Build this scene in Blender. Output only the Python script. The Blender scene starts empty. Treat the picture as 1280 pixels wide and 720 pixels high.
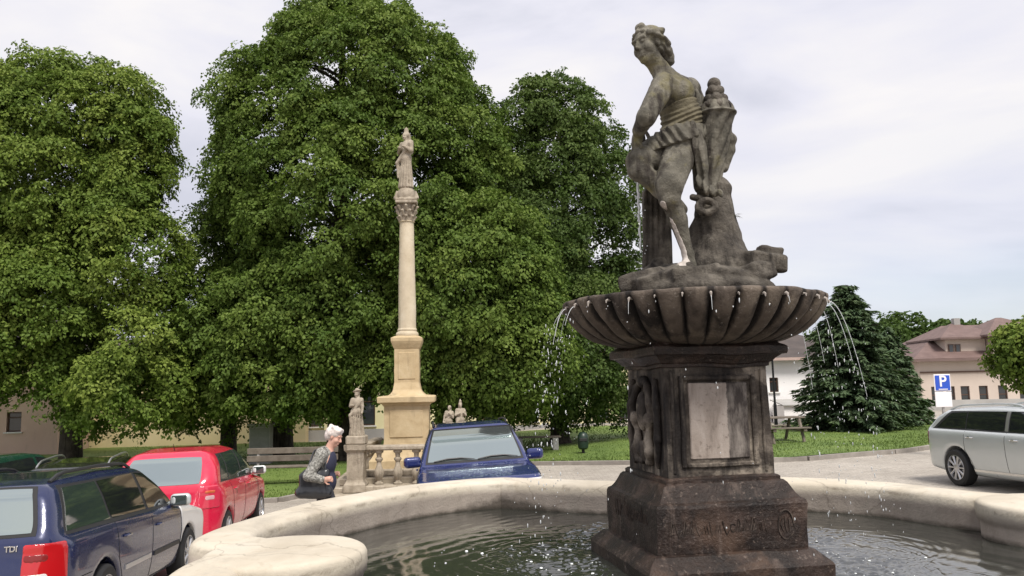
import bpy, math, random
import numpy as np
from mathutils import Vector, Matrix, Euler

# ------------------------------------------------------------------ camera, sky, sun
SC = bpy.context.scene
COL = SC.collection
CAM_Z = 1.66
PITCH, ROLL, FPX = math.radians(6.87), math.radians(1.2), 1000.0
cam_d = bpy.data.cameras.new("camera")
cam_d.sensor_width = 36.0
cam_d.lens = 36.0 * FPX / 1280.0
cam_d.clip_start, cam_d.clip_end = 0.05, 3000.0
cam = bpy.data.objects.new("camera", cam_d)
COL.objects.link(cam)
CAM_R = Matrix.Rotation(math.pi / 2 + PITCH, 3, 'X') @ Matrix.Rotation(-ROLL, 3, 'Z')
cam.matrix_world = Matrix.Translation((0, 0, CAM_Z)) @ CAM_R.to_4x4()
SC.camera = cam

SUN_EL, SUN_AZ = math.radians(57), math.radians(158)       # azimuth clockwise from +Y
world = bpy.data.worlds.new("World")
SC.world = world
world.use_nodes = True
wn, wl = world.node_tree.nodes, world.node_tree.links
wn.clear()
w_out = wn.new('ShaderNodeOutputWorld')
w_mix = wn.new('ShaderNodeMixShader')
bg_sky = wn.new('ShaderNodeBackground'); bg_sky.inputs[1].default_value = 0.10
bg_cld = wn.new('ShaderNodeBackground'); bg_cld.inputs[1].default_value = 0.635
skyt = wn.new('ShaderNodeTexSky'); skyt.sky_type = 'NISHITA'; skyt.sun_disc = False
skyt.sun_elevation = SUN_EL; skyt.sun_rotation = SUN_AZ
wl.new(skyt.outputs[0], bg_sky.inputs[0])
tc = wn.new('ShaderNodeTexCoord')
mp = wn.new('ShaderNodeMapping'); mp.inputs['Scale'].default_value = (1.0, 1.0, 3.2)
mp.inputs['Rotation'].default_value = (0.0, 0.12, 0.6)
wl.new(tc.outputs['Generated'], mp.inputs[0])
nz = wn.new('ShaderNodeTexNoise'); nz.inputs['Scale'].default_value = 2.3; nz.inputs['Detail'].default_value = 7
nz.inputs['Roughness'].default_value = 0.52; nz.inputs['Distortion'].default_value = 0.35
wl.new(mp.outputs[0], nz.inputs['Vector'])
cr = wn.new('ShaderNodeValToRGB')
cr.color_ramp.elements[0].position = 0.34; cr.color_ramp.elements[0].color = (0.69, 0.705, 0.81, 1)
cr.color_ramp.elements[1].position = 0.62; cr.color_ramp.elements[1].color = (1.0, 0.975, 0.985, 1)
e = cr.color_ramp.elements.new(0.47); e.color = (0.865, 0.862, 0.955, 1)
wl.new(nz.outputs['Fac'], cr.inputs[0]); wl.new(cr.outputs[0], bg_cld.inputs[0])
# openings of blue low towards the right of the square
sp = wn.new('ShaderNodeSeparateXYZ'); wl.new(tc.outputs['Generated'], sp.inputs[0])
nz2 = wn.new('ShaderNodeTexNoise'); nz2.inputs['Scale'].default_value = 3.1; nz2.inputs['Detail'].default_value = 5
wl.new(mp.outputs[0], nz2.inputs['Vector'])
m1 = wn.new('ShaderNodeMath'); m1.operation = 'MULTIPLY_ADD'      # low = 1 - 3.3*z
wl.new(sp.outputs['Z'], m1.inputs[0]); m1.inputs[1].default_value = -3.3; m1.inputs[2].default_value = 1.0
m2 = wn.new('ShaderNodeMath'); m2.operation = 'MULTIPLY'; m2.use_clamp = True
m3 = wn.new('ShaderNodeMapRange'); m3.inputs[1].default_value = 0.05; m3.inputs[2].default_value = 0.55
wl.new(sp.outputs['X'], m3.inputs[0])
wl.new(m1.outputs[0], m2.inputs[0]); wl.new(m3.outputs[0], m2.inputs[1])
m4 = wn.new('ShaderNodeMath'); m4.operation = 'MULTIPLY'; m4.use_clamp = True
m5 = wn.new('ShaderNodeMapRange'); m5.inputs[1].default_value = 0.36; m5.inputs[2].default_value = 0.62
m5.inputs[3].default_value = 0.62; m5.inputs[4].default_value = 0.25
wl.new(nz2.outputs['Fac'], m5.inputs[0]); wl.new(m5.outputs[0], m4.inputs[0]); wl.new(m2.outputs[0], m4.inputs[1])
wl.new(m4.outputs[0], w_mix.inputs[0]); wl.new(bg_cld.outputs[0], w_mix.inputs[1]); wl.new(bg_sky.outputs[0], w_mix.inputs[2])
wl.new(w_mix.outputs[0], w_out.inputs[0])

sun_d = bpy.data.lights.new("sun", 'SUN')
sun_d.energy = 3.0; sun_d.angle = math.radians(20); sun_d.color = (1.0, 0.95, 0.87)
sun = bpy.data.objects.new("sun", sun_d); COL.objects.link(sun)
sdir = Vector((math.sin(SUN_AZ) * math.cos(SUN_EL), math.cos(SUN_AZ) * math.cos(SUN_EL), math.sin(SUN_EL)))
sun.rotation_euler = sdir.to_track_quat('Z', 'Y').to_euler()
sun.location = sdir * 60
SC.view_settings.view_transform = 'Standard'
SC.view_settings.look = 'None'
SC.view_settings.exposure = 0.6
SC.view_settings.gamma = 1.0
SC.view_settings.use_curve_mapping = False
try:
    SC.cycles.max_bounces = 7; SC.cycles.transparent_max_bounces = 6
    SC.cycles.diffuse_bounces = 3; SC.cycles.glossy_bounces = 3; SC.cycles.transmission_bounces = 4
    SC.cycles.caustics_reflective = False; SC.cycles.caustics_refractive = False
except Exception:
    pass

# ------------------------------------------------------------------ helpers
R3 = np.array(CAM_R)
def ray(px, py):
    v = R3 @ np.array([(px - 640.0) / FPX, (360.0 - py) / FPX, -1.0])
    return v
def at(px, py, y):
    """point at horizontal distance y from the photographer's spot"""
    v = ray(px, py); k = y / v[1]
    return np.array([v[0] * k, y, CAM_Z + v[2] * k])
def at_z(px, py, z):
    v = ray(px, py); k = (z - CAM_Z) / v[2]
    return np.array([v[0] * k, v[1] * k, z])
def sclamp(v, lo, hi, k=1.5):
    v = np.asarray(v, float)
    return np.logaddexp(0, (v - lo) / k) * k + lo - np.logaddexp(0, (v - hi) / k) * k
def gz(x, y):
    return 0.05 * sclamp(x, -5, 8) - 0.045 * sclamp(y, -2, 13)

def unit(v): return v / (np.linalg.norm(v, axis=-1, keepdims=True) + 1e-9)
def tag(o, label=None, cat=None, group=None, kind=None):
    if label: o['label'] = label
    if cat: o['category'] = cat
    if group: o['group'] = group
    if kind: o['kind'] = kind
    return o
def thing(name, label, cat, loc=(0, 0, 0), rotz=0.0, group=None):
    o = bpy.data.objects.new(name, None); COL.objects.link(o)
    o.empty_display_size = 0.2
    o.location = loc; o.rotation_euler = (0, 0, rotz)
    return tag(o, label, cat, group)
def link(name, me, mat=None, parent=None, smooth=True):
    o = bpy.data.objects.new(name, me); COL.objects.link(o)
    if mat is not None and len(me.materials) == 0:
        for m in (mat if isinstance(mat, (list, tuple)) else [mat]):
            me.materials.append(m)
    if parent is not None: o.parent = parent
    return o
def mesh_np(name, V, F, smooth=True, auto=None):
    """V (N,3); F (M,k) uniform int array, or list of lists"""
    me = bpy.data.meshes.new(name)
    if isinstance(F, np.ndarray):
        V = np.asarray(V, np.float32)
        me.vertices.add(len(V)); me.vertices.foreach_set('co', V.ravel())
        k = F.shape[1]
        me.loops.add(F.size); me.loops.foreach_set('vertex_index', F.astype(np.int32).ravel())
        me.polygons.add(len(F))
        me.polygons.foreach_set('loop_start', np.arange(0, F.size, k, dtype=np.int32))
        me.polygons.foreach_set('loop_total', np.full(len(F), k, np.int32))
        me.update(calc_edges=True)
    else:
        me.from_pydata([tuple(map(float, v)) for v in V], [], F); me.update()
    if smooth:
        me.polygons.foreach_set('use_smooth', np.ones(len(me.polygons), bool))
        if auto:
            me.set_sharp_from_angle(angle=math.radians(auto))
    return me

class MB:
    """collects pieces into one mesh"""
    def __init__(s): s.v = []; s.f = []; s.m = []; s.mi = 0
    def add(s, V, F):
        b = len(s.v); s.v.extend([tuple(map(float, p)) for p in V])
        s.f.extend([[b + int(i) for i in f] for f in F]); s.m.extend([s.mi] * len(F)); return s
    def box(s, lo, hi, M=None):
        (x0, y0, z0), (x1, y1, z1) = lo, hi
        V = [(x0,y0,z0),(x1,y0,z0),(x1,y1,z0),(x0,y1,z0),(x0,y0,z1),(x1,y0,z1),(x1,y1,z1),(x0,y1,z1)]
        if M is not None: V = [M @ Vector(p) for p in V]
        return s.add(V, [(0,3,2,1),(4,5,6,7),(0,1,5,4),(1,2,6,5),(2,3,7,6),(3,0,4,7)])
    def bbox(s, lo, hi, b=0.01, M=None):
        """box with chamfered edges"""
        lo = np.array(lo, float); hi = np.array(hi, float)
        b = min(b, *(0.45 * (hi - lo)))
        V = []; idx = {}
        for ix in (0, 1):
            for iy in (0, 1):
                for iz in (0, 1):
                    c = np.array([hi[0] if ix else lo[0], hi[1] if iy else lo[1], hi[2] if iz else lo[2]])
                    sg = np.array([-1 if ix else 1, -1 if iy else 1, -1 if iz else 1])
                    for a in range(3):
                        p = c.copy()
                        for q in range(3):
                            if q != a: p[q] += sg[q] * b
                        idx[(ix, iy, iz, a)] = len(V); V.append(p)
        F = []
        for a in range(3):
            for s_ in (0, 1):
                o1, o2 = [q for q in range(3) if q != a]
                quad = []
                for u, w in ((0, 0), (1, 0), (1, 1), (0, 1)):
                    k = [0, 0, 0]; k[a] = s_; k[o1] = u; k[o2] = w
                    quad.append(idx[(k[0], k[1], k[2], a)])
                F.append(quad)
        for a in range(3):
            o1, o2 = [q for q in range(3) if q != a]
            for u in (0, 1):
                for w in (0, 1):
                    k0 = [0, 0, 0]; k0[o1] = u; k0[o2] = w; k1 = list(k0); k1[a] = 1
                    F.append([idx[(*k0, o1)], idx[(*k1, o1)], idx[(*k1, o2)], idx[(*k0, o2)]])
        for ix in (0, 1):
            for iy in (0, 1):
                for iz in (0, 1):
                    F.append([idx[(ix, iy, iz, a)] for a in range(3)])
        cen = (lo + hi) / 2; G = []
        for f in F:
            P = [V[i] for i in f]; n = np.cross(P[1] - P[0], P[2] - P[0])
            G.append(f if np.dot(n, np.mean(P, 0) - cen) > 0 else f[::-1])
        if M is not None: V = [M @ Vector(p) for p in V]
        return s.add(V, G)
    def tube(s, pts, rad, n=8, cap=True):
        pts = [np.array(p, float) for p in pts]
        if not hasattr(rad, '__len__'): rad = [rad] * len(pts)
        up = np.array([0, 0, 1.0]); V = []; F = []
        prev = None
        for i, p in enumerate(pts):
            d = pts[min(i + 1, len(pts) - 1)] - pts[max(i - 1, 0)]
            d = d / (np.linalg.norm(d) + 1e-12)
            if prev is None:
                a = np.cross(d, up)
                if np.linalg.norm(a) < 0.05: a = np.cross(d, [1.0, 0, 0])
            else:
                a = prev - d * np.dot(prev, d)
            a = a / (np.linalg.norm(a) + 1e-12); b = np.cross(d, a); prev = a
            for k in range(n):
                t = 2 * math.pi * k / n
                V.append(p + rad[i] * (math.cos(t) * a + math.sin(t) * b))
        for i in range(len(pts) - 1):
            for k in range(n):
                k2 = (k + 1) % n
                F.append((i * n + k, i * n + k2, (i + 1) * n + k2, (i + 1) * n + k))
        if cap:
            F.append(tuple(range(n))[::-1]); F.append(tuple(range((len(pts) - 1) * n, len(pts) * n)))
        return s.add(V, F)
    def lathe(s, prof, n=24, c=(0, 0, 0), cap=True):
        V = []; F = []
        for r, z in prof:
            for k in range(n):
                t = 2 * math.pi * k / n
                V.append((c[0] + r * math.cos(t), c[1] + r * math.sin(t), c[2] + z))
        for i in range(len(prof) - 1):
            for k in range(n):
                k2 = (k + 1) % n
                F.append((i * n + k, i * n + k2, (i + 1) * n + k2, (i + 1) * n + k))
        if cap:
            F.append(tuple(range(n))[::-1]); F.append(tuple(range((len(prof) - 1) * n, len(prof) * n)))
        return s.add(V, F)
    def sqlathe(s, prof, c=(0, 0, 0), rot=0.0, asp=1.0):
        """square-plan moulding: prof = (half width, z)"""
        V = []; F = []; cr_, sr_ = math.cos(rot), math.sin(rot)
        for r, z in prof:
            for sx, sy in ((-1, -1), (1, -1), (1, 1), (-1, 1)):
                x, y = sx * r, sy * r * asp
                V.append((c[0] + x * cr_ - y * sr_, c[1] + x * sr_ + y * cr_, c[2] + z))
        for i in range(len(prof) - 1):
            for k in range(4):
                k2 = (k + 1) % 4
                F.append((i * 4 + k, i * 4 + k2, (i + 1) * 4 + k2, (i + 1) * 4 + k))
        F.append((3, 2, 1, 0)); q = (len(prof) - 1) * 4; F.append((q, q + 1, q + 2, q + 3))
        return s.add(V, F)
    def sphere(s, c, r, n=8, m=5):
        if not hasattr(r, '__len__'): r = (r, r, r)
        V = [(c[0], c[1], c[2] - r[2])]; F = []
        for i in range(1, m):
            ph = -math.pi / 2 + math.pi * i / m
            for k in range(n):
                t = 2 * math.pi * k / n
                V.append((c[0] + r[0] * math.cos(ph) * math.cos(t), c[1] + r[1] * math.cos(ph) * math.sin(t), c[2] + r[2] * math.sin(ph)))
        V.append((c[0], c[1], c[2] + r[2])); top = len(V) - 1
        for k in range(n):
            k2 = (k + 1) % n
            F.append((0, 1 + k2, 1 + k))
            for i in range(m - 2):
                F.append((1 + i * n + k, 1 + i * n + k2, 1 + (i + 1) * n + k2, 1 + (i + 1) * n + k))
            F.append((top, 1 + (m - 2) * n + k, 1 + (m - 2) * n + k2))
        return s.add(V, F)
    def prism(s, poly, z0, z1):
        """poly: list of (x,y) counter clockwise; z0/z1 numbers"""
        n = len(poly)
        V = [(x, y, z0) for x, y in poly] + [(x, y, z1) for x, y in poly]
        F = [tuple(range(n))[::-1], tuple(range(n, 2 * n))]
        F += [(k, (k + 1) % n, n + (k + 1) % n, n + k) for k in range(n)]
        return s.add(V, F)
    def build(s, name, mat, parent=None, smooth=True, auto=35):
        me = mesh_np(name, s.v, s.f, smooth, auto)
        if isinstance(mat, (list, tuple)):
            for m in mat: me.materials.append(m)
            me.polygons.foreach_set('material_index', np.array(s.m, np.int32))
        return link(name, me, None if isinstance(mat, (list, tuple)) else mat, parent)

def copy_tree(o, parent=None):
    c = o.copy(); COL.objects.link(c)
    if parent is not None: c.parent = parent
    for ch in list(o.children): copy_tree(ch, c)
    return c

# value noise
_rs = np.random.RandomState(7)
_H = _rs.rand(64, 64, 64).astype(np.float32)
def vnoise(P):
    P = np.asarray(P, np.float32); i = np.floor(P).astype(np.int64); f = P - i
    f = f * f * (3 - 2 * f); i = i & 63; j = (i + 1) & 63
    x0, y0, z0 = i[..., 0], i[..., 1], i[..., 2]; x1, y1, z1 = j[..., 0], j[..., 1], j[..., 2]
    fx, fy, fz = f[..., 0], f[..., 1], f[..., 2]
    a = _H[x0, y0, z0] * (1 - fx) + _H[x1, y0, z0] * fx
    b = _H[x0, y1, z0] * (1 - fx) + _H[x1, y1, z0] * fx
    c = _H[x0, y0, z1] * (1 - fx) + _H[x1, y0, z1] * fx
    d = _H[x0, y1, z1] * (1 - fx) + _H[x1, y1, z1] * fx
    return ((a * (1 - fy) + b * fy) * (1 - fz) + (c * (1 - fy) + d * fy) * fz) - 0.5
def fbm(P, o=3):
    P = np.asarray(P, np.float32); r = 0; a = 1.0
    for k in range(o):
        r = r + a * vnoise(P + 17.3 * k); P = P * 2.03; a *= 0.5
    return r

# signed distance modelling -> surface nets
def smin(a, b, k):
    if k <= 0: return np.minimum(a, b)
    h = np.clip(0.5 + 0.5 * (b - a) / k, 0, 1)
    return b + (a - b) * h - k * h * (1 - h)
def smax(a, b, k): return -smin(-a, -b, k)
def rotm(rx=0, ry=0, rz=0): return np.array(Euler((rx, ry, rz)).to_matrix())
def cap(a, b, ra, rb=None, k=None, op='+'):
    rb = ra if rb is None else rb
    a = np.array(a, float); b = np.array(b, float)
    def f(P):
        ab = b - a; t = np.clip(((P - a) @ ab) / (ab @ ab + 1e-12), 0, 1)
        return np.linalg.norm(P - a - t[..., None] * ab, axis=-1) - (ra + (rb - ra) * t)
    m = max(ra, rb)
    return (f, np.minimum(a, b) - m, np.maximum(a, b) + m, k, op)
def ell(c, r, R=None, k=None, op='+'):
    c = np.array(c, float); r = np.array(r, float) if hasattr(r, '__len__') else np.array([r] * 3, float)
    def f(P):
        q = P - c
        if R is not None: q = q @ R
        k0 = np.linalg.norm(q / r, axis=-1); k1 = np.linalg.norm(q / (r * r), axis=-1)
        return k0 * (k0 - 1) / (k1 + 1e-9)
    m = r if R is None else np.array([r.max()] * 3)
    return (f, c - m, c + m, k, op)
def rbox(c, h, rad=0.02, R=None, k=None, op='+'):
    c = np.array(c, float); h = np.array(h, float)
    def f(P):
        q = P - c
        if R is not None: q = q @ R
        q = np.abs(q) - (h - rad)
        return np.linalg.norm(np.maximum(q, 0), axis=-1) + np.minimum(q.max(-1), 0) - rad
    m = h if R is None else np.array([np.linalg.norm(h)] * 3)
    return (f, c - m, c + m, k, op)
def chain(pts, rs, k=None, op='+'):
    return [cap(pts[i], pts[i + 1], rs[i], rs[i + 1], k, op) for i in range(len(pts) - 1)]
def nets(D, lo, res):
    """surface nets of grid D -> V, F(quads)"""
    S = D < 0
    c = [S[:-1,:-1,:-1], S[1:,:-1,:-1], S[:-1,1:,:-1], S[1:,1:,:-1], S[:-1,:-1,1:], S[1:,:-1,1:], S[:-1,1:,1:], S[1:,1:,1:]]
    n = sum(x.astype(np.int8) for x in c); act = (n > 0) & (n < 8)
    I = np.argwhere(act); idx = np.full(act.shape, -1, np.int64); idx[act] = np.arange(len(I))
    off = np.array([(a, b, d) for d in (0, 1) for b in (0, 1) for a in (0, 1)])
    vals = np.stack([D[I[:, 0] + o[0], I[:, 1] + o[1], I[:, 2] + o[2]] for o in off], 1)
    acc = np.zeros((len(I), 3)); cnt = np.zeros(len(I))
    for i in range(8):
        for j in range(i + 1, 8):
            if np.abs(off[i] - off[j]).sum() != 1: continue
            a, b = vals[:, i], vals[:, j]; m = (a < 0) != (b < 0)
            t = np.where(m, a / np.where(m, a - b, 1), 0)
            acc += np.where(m[:, None], off[i] + t[:, None] * (off[j] - off[i]), 0); cnt += m
    V = lo + (I + acc / cnt[:, None]) * res
    Fs = []
    for ax in range(3):
        sl0 = [slice(None)] * 3; sl1 = [slice(None)] * 3
        sl0[ax] = slice(0, -1); sl1[ax] = slice(1, None)
        a = S[tuple(sl0)]; b = S[tuple(sl1)]
        E = np.argwhere(a != b); o1, o2 = [(1, 2), (2, 0), (0, 1)][ax]
        ok = (E[:, o1] > 0) & (E[:, o2] > 0) & (E[:, o1] < D.shape[o1] - 1) & (E[:, o2] < D.shape[o2] - 1)
        E = E[ok]; q = []
        for d1, d2 in ((-1, -1), (0, -1), (0, 0), (-1, 0)):
            J = E.copy(); J[:, o1] += d1; J[:, o2] += d2
            q.append(idx[J[:, 0], J[:, 1], J[:, 2]])
        Q = np.stack(q, 1); fl = ~a[E[:, 0], E[:, 1], E[:, 2]]
        Q[fl] = Q[fl][:, ::-1]; Fs.append(Q)
    F = np.concatenate(Fs); F = F[(F >= 0).all(1)]
    return V, F
def sdf_grid(prims, res, k=0.02, pad=0.06, disp=None, lo=None, hi=None):
    flat = []
    for p in prims: flat.extend(p) if isinstance(p, list) else flat.append(p)
    if lo is None:
        lo = np.min([p[1] for p in flat if p[4] == '+'], 0) - pad; hi = np.max([p[2] for p in flat if p[4] == '+'], 0) + pad
    lo = np.array(lo, float); hi = np.array(hi, float)
    n = np.ceil((hi - lo) / res).astype(int) + 1
    ax = [lo[i] + res * np.arange(n[i]) for i in range(3)]
    D = np.full(n, 1.0, np.float32)
    for f, a, b, kk, op in flat:
        kk = k if kk is None else kk
        m = kk + 3 * res
        i0 = np.clip(np.floor((a - m - lo) / res).astype(int), 0, n); i1 = np.clip(np.ceil((b + m - lo) / res).astype(int) + 1, 0, n)
        if (i1 <= i0).any(): continue
        P = np.stack(np.meshgrid(*[ax[q][i0[q]:i1[q]] for q in range(3)], indexing='ij'), -1)
        d = f(P); sl = tuple(slice(i0[q], i1[q]) for q in range(3))
        if op == '+': D[sl] = smin(D[sl], d, kk)
        elif op == '-': D[sl] = smax(D[sl], -d, kk)
    if disp is not None:
        msk = np.abs(D) < 0.08
        I = np.argwhere(msk); P = lo + I * res
        D[msk] += disp(P)
    return D, lo
def sdf_obj(name, prims, res, mat, parent=None, k=0.02, disp=None, smooth=True):
    D, lo = sdf_grid(prims, res, k, disp=disp)
    V, F = nets(D, lo, res)
    me = mesh_np(name, V, F, smooth)
    return link(name, me, mat, parent)

# ------------------------------------------------------------------ materials
def new_mat(name):
    m = bpy.data.materials.new(name); m.use_nodes = True
    nt = m.node_tree; b = nt.nodes['Principled BSDF']
    return m, nt, b
def plain(name, col, rough=0.5, metal=0.0, coat=0.0, spec=0.5, ior=None, emis=None):
    m, nt, b = new_mat(name)
    b.inputs['Base Color'].default_value = (*col, 1); b.inputs['Roughness'].default_value = rough
    b.inputs['Metallic'].default_value = metal; b.inputs['Coat Weight'].default_value = coat
    b.inputs['Coat Roughness'].default_value = 0.04
    b.inputs['Specular IOR Level'].default_value = spec
    if ior: b.inputs['IOR'].default_value = ior
    return m
def N(nt, typ, **kw):
    n = nt.nodes.new(typ)
    for k_, v in kw.items():
        if k_.startswith('_'): setattr(n, k_[1:], v)
        else:
            n.inputs[k_.replace('__', ' ')].default_value = v
    return n
def coords(nt, scale=(1, 1, 1), kind='Object'):
    t = nt.nodes.new('ShaderNodeTexCoord'); m_ = nt.nodes.new('ShaderNodeMapping')
    m_.inputs['Scale'].default_value = scale
    nt.links.new(t.outputs[kind], m_.inputs[0]); return m_.outputs[0]
def noise(nt, scale, detail=5, vec=None, rough=0.55, dist=0.0):
    n = nt.nodes.new('ShaderNodeTexNoise')
    n.inputs['Scale'].default_value = scale; n.inputs['Detail'].default_value = detail
    n.inputs['Roughness'].default_value = rough; n.inputs['Distortion'].default_value = dist
    if vec is not None: nt.links.new(vec, n.inputs['Vector'])
    return n.outputs['Fac']
def ramp(nt, fac, stops):
    r = nt.nodes.new('ShaderNodeValToRGB'); el = r.color_ramp.elements
    while len(el) < len(stops): el.new(0.5)
    for e_, (p, c) in zip(el, stops):
        e_.position = p; e_.color = (c, c, c, 1) if not hasattr(c, '__len__') else (*c, 1)
    nt.links.new(fac, r.inputs[0]); return r.outputs[0]
def mixc(nt, fac, a, b, mode='MIX'):
    m = nt.nodes.new('ShaderNodeMix'); m.data_type = 'RGBA'; m.blend_type = mode
    for i, v in ((0, fac), (6, a), (7, b)):
        if hasattr(v, 'is_output') or isinstance(v, bpy.types.NodeSocket): nt.links.new(v, m.inputs[i])
        elif i == 0: m.inputs[0].default_value = v
        else: m.inputs[i].default_value = (*v, 1)
    return m.outputs[2]
def math_(nt, op, a, b=None, c=None, clamp=False):
    m = nt.nodes.new('ShaderNodeMath'); m.operation = op; m.use_clamp = clamp
    for i, v in enumerate((a, b, c)):
        if v is None: continue
        if isinstance(v, bpy.types.NodeSocket): nt.links.new(v, m.inputs[i])
        else: m.inputs[i].default_value = v
    return m.outputs[0]
def bump(nt, b, h, strength=0.3, dist=0.02, prev=None):
    n = nt.nodes.new('ShaderNodeBump'); n.inputs['Strength'].default_value = strength; n.inputs['Distance'].default_value = dist
    nt.links.new(h, n.inputs['Height'])
    if prev is not None: nt.links.new(prev, n.inputs['Normal'])
    nt.links.new(n.outputs[0], b.inputs['Normal']); return n.outputs[0]
def stone(name, stops, scale=4.0, streak=None, speck=None, rough=0.85, bumps=0.35, fine=60, tint=None, bdist=0.01):
    """layered stone: cloudy ramp, vertical streaks (colour, lo, hi), fine specks, patches of tint"""
    m, nt, b = new_mat(name)
    v = coords(nt)
    n1 = noise(nt, scale, 8, v, 0.62, 0.3)
    c = ramp(nt, n1, stops)
    if tint:
        tcol, tlo, thi, tsc = tint
        c = mixc(nt, ramp(nt, noise(nt, tsc, 6, v, 0.6, 0.5), [(tlo, 0.0), (thi, 1.0)]), c, tcol)
    if streak:
        scol, slo, shi = streak[:3]
        vs = coords(nt, (1, 1, 0.12))
        c = mixc(nt, ramp(nt, noise(nt, streak[3] if len(streak) > 3 else 9, 6, vs, 0.6), [(slo, 0.0), (shi, 1.0)]), c, scol)
    if speck:
        pcol, plo, phi = speck
        c = mixc(nt, ramp(nt, noise(nt, fine * 0.6, 4, v, 0.7), [(plo, 0.0), (phi, 1.0)]), c, pcol)
    nt.links.new(c, b.inputs['Base Color'])
    b.inputs['Roughness'].default_value = rough; b.inputs['Specular IOR Level'].default_value = 0.3
    h = math_(nt, 'ADD', noise(nt, fine, 6, v, 0.7), math_(nt, 'MULTIPLY', noise(nt, scale * 3, 6, v, 0.6), 1.5))
    bump(nt, b, h, bumps, bdist)
    return m

# ------------------------------------------------------------------ ground, lawn
def m_paving():
    m, nt, b = new_mat("pale_paving")
    v = coords(nt)
    c = ramp(nt, noise(nt, 0.35, 6, v, 0.6), [(0.3, (0.33, 0.295, 0.25)), (0.5, (0.46, 0.415, 0.36)), (0.72, (0.54, 0.495, 0.435))])
    c = mixc(nt, ramp(nt, noise(nt, 14, 5, v, 0.7), [(0.35, 0.0), (0.75, 0.55)]), c, (0.19, 0.165, 0.14))
    c = mixc(nt, ramp(nt, noise(nt, 1.3, 7, v, 0.7, 1.2), [(0.58, 0.0), (0.70, 0.6)]), c, (0.20, 0.178, 0.15))
    c = mixc(nt, ramp(nt, noise(nt, 0.8, 9, coords(nt, (1, 2.2, 1)), 0.75, 2.5), [(0.485, 0.0), (0.5, 0.55), (0.515, 0.0)]), c, (0.13, 0.115, 0.10))
    br = nt.nodes.new('ShaderNodeTexBrick'); nt.links.new(v, br.inputs[0])
    br.inputs['Scale'].default_value = 2.6; br.inputs['Mortar Size'].default_value = 0.012
    br.inputs['Color1'].default_value = (1, 1, 1, 1); br.inputs['Color2'].default_value = (0.84, 0.84, 0.84, 1); br.inputs['Mortar'].default_value = (0.55, 0.55, 0.55, 1)
    c = mixc(nt, 1.0, c, br.outputs[0], 'MULTIPLY')
    nt.links.new(c, b.inputs['Base Color']); b.inputs['Roughness'].default_value = 0.8
    bump(nt, b, br.outputs[1], 0.25, -0.01)
    return m
MAT = {}
MAT['paving'] = m_paving()
MAT['grass'] = None
def m_grass():
    m, nt, b = new_mat("lawn_green")
    v = coords(nt)
    c = ramp(nt, noise(nt, 0.6, 6, v, 0.65), [(0.3, (0.085, 0.14, 0.026)), (0.55, (0.14, 0.205, 0.040)), (0.78, (0.20, 0.255, 0.066))])
    c = mixc(nt, ramp(nt, noise(nt, 22, 4, v, 0.7), [(0.4, 0.0), (0.8, 0.6)]), c, (0.06, 0.10, 0.015))
    nt.links.new(c, b.inputs['Base Color']); b.inputs['Roughness'].default_value = 0.75
    bump(nt, b, noise(nt, 35, 4, v, 0.7), 0.6, 0.03)
    return m
MAT['grass'] = m_grass()

def ground_sheet(name, xs, ys, dz, mat, mask=None):
    X, Y = np.meshgrid(xs, ys, indexing='ij'); Z = gz(X, Y) + dz
    nx, ny = X.shape; I = np.arange(nx * ny).reshape(nx, ny)
    F = np.stack([I[:-1, :-1], I[1:, :-1], I[1:, 1:], I[:-1, 1:]], -1).reshape(-1, 4)
    V = np.stack([X, Y, Z], -1).reshape(-1, 3)
    return link(name, mesh_np(name, V, F), mat)
xs = np.concatenate([[-900, -300, -120, -60], np.arange(-40, 41, 1.0), [60, 120, 300, 900]])
ys = np.concatenate([[-300, -100, -40, -20], np.arange(-10, 46, 1.0), [60, 100, 200, 400, 900, 1800]])
tag(ground_sheet('ground', xs, ys, 0.0, MAT['paving']), kind='structure')

# lawn with a raised kerb; front edge traced left to right
LAWN_F = [(-34, 17.0), (-14, 17.6), (-5.2, 17.9), (-4.5, 19.5), (-4.6, 22.6), (0.1, 22.7), (3.5, 20.6), (6.6, 19.2), (9.5, 20.0), (12.6, 22.4), (19, 24.5), (30, 26)]
def lawn_front(x):
    return np.interp(x, [p[0] for p in LAWN_F], [p[1] for p in LAWN_F])
def lawn_back(x):
    return np.interp(x, [-34, -3, 4, 8, 30], [36, 37, 37, 31.5, 31.5])
lx = np.concatenate([np.linspace(-34, -5.3, 60), np.linspace(-5.2, -4.4, 9), np.linspace(-4.3, 30, 90)])
V = []; nt_ = 14
for x in lx:
    for t in np.linspace(0, 1, nt_):
        y = lawn_front(x) * (1 - t) + lawn_back(x) * t
        V.append((x, y, gz(x, y) + 0.085 + 0.05 * fbm(np.array([x * .4, y * .4, 0.]), 2)))
I = np.arange(len(lx) * nt_).reshape(len(lx), nt_)
F = np.stack([I[:-1, :-1], I[1:, :-1], I[1:, 1:], I[:-1, 1:]], -1).reshape(-1, 4)
tag(link('lawn', mesh_np('lawn', np.array(V), F), MAT['grass']), kind='structure')
MAT['kerb'] = stone('kerb_stone', [(0.3, (0.20, 0.18, 0.16)), (0.7, (0.33, 0.30, 0.27))], 3.0, bumps=0.3)
k = MB()
pts = [(x, float(lawn_front(x))) for x in lx[::2]]
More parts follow.
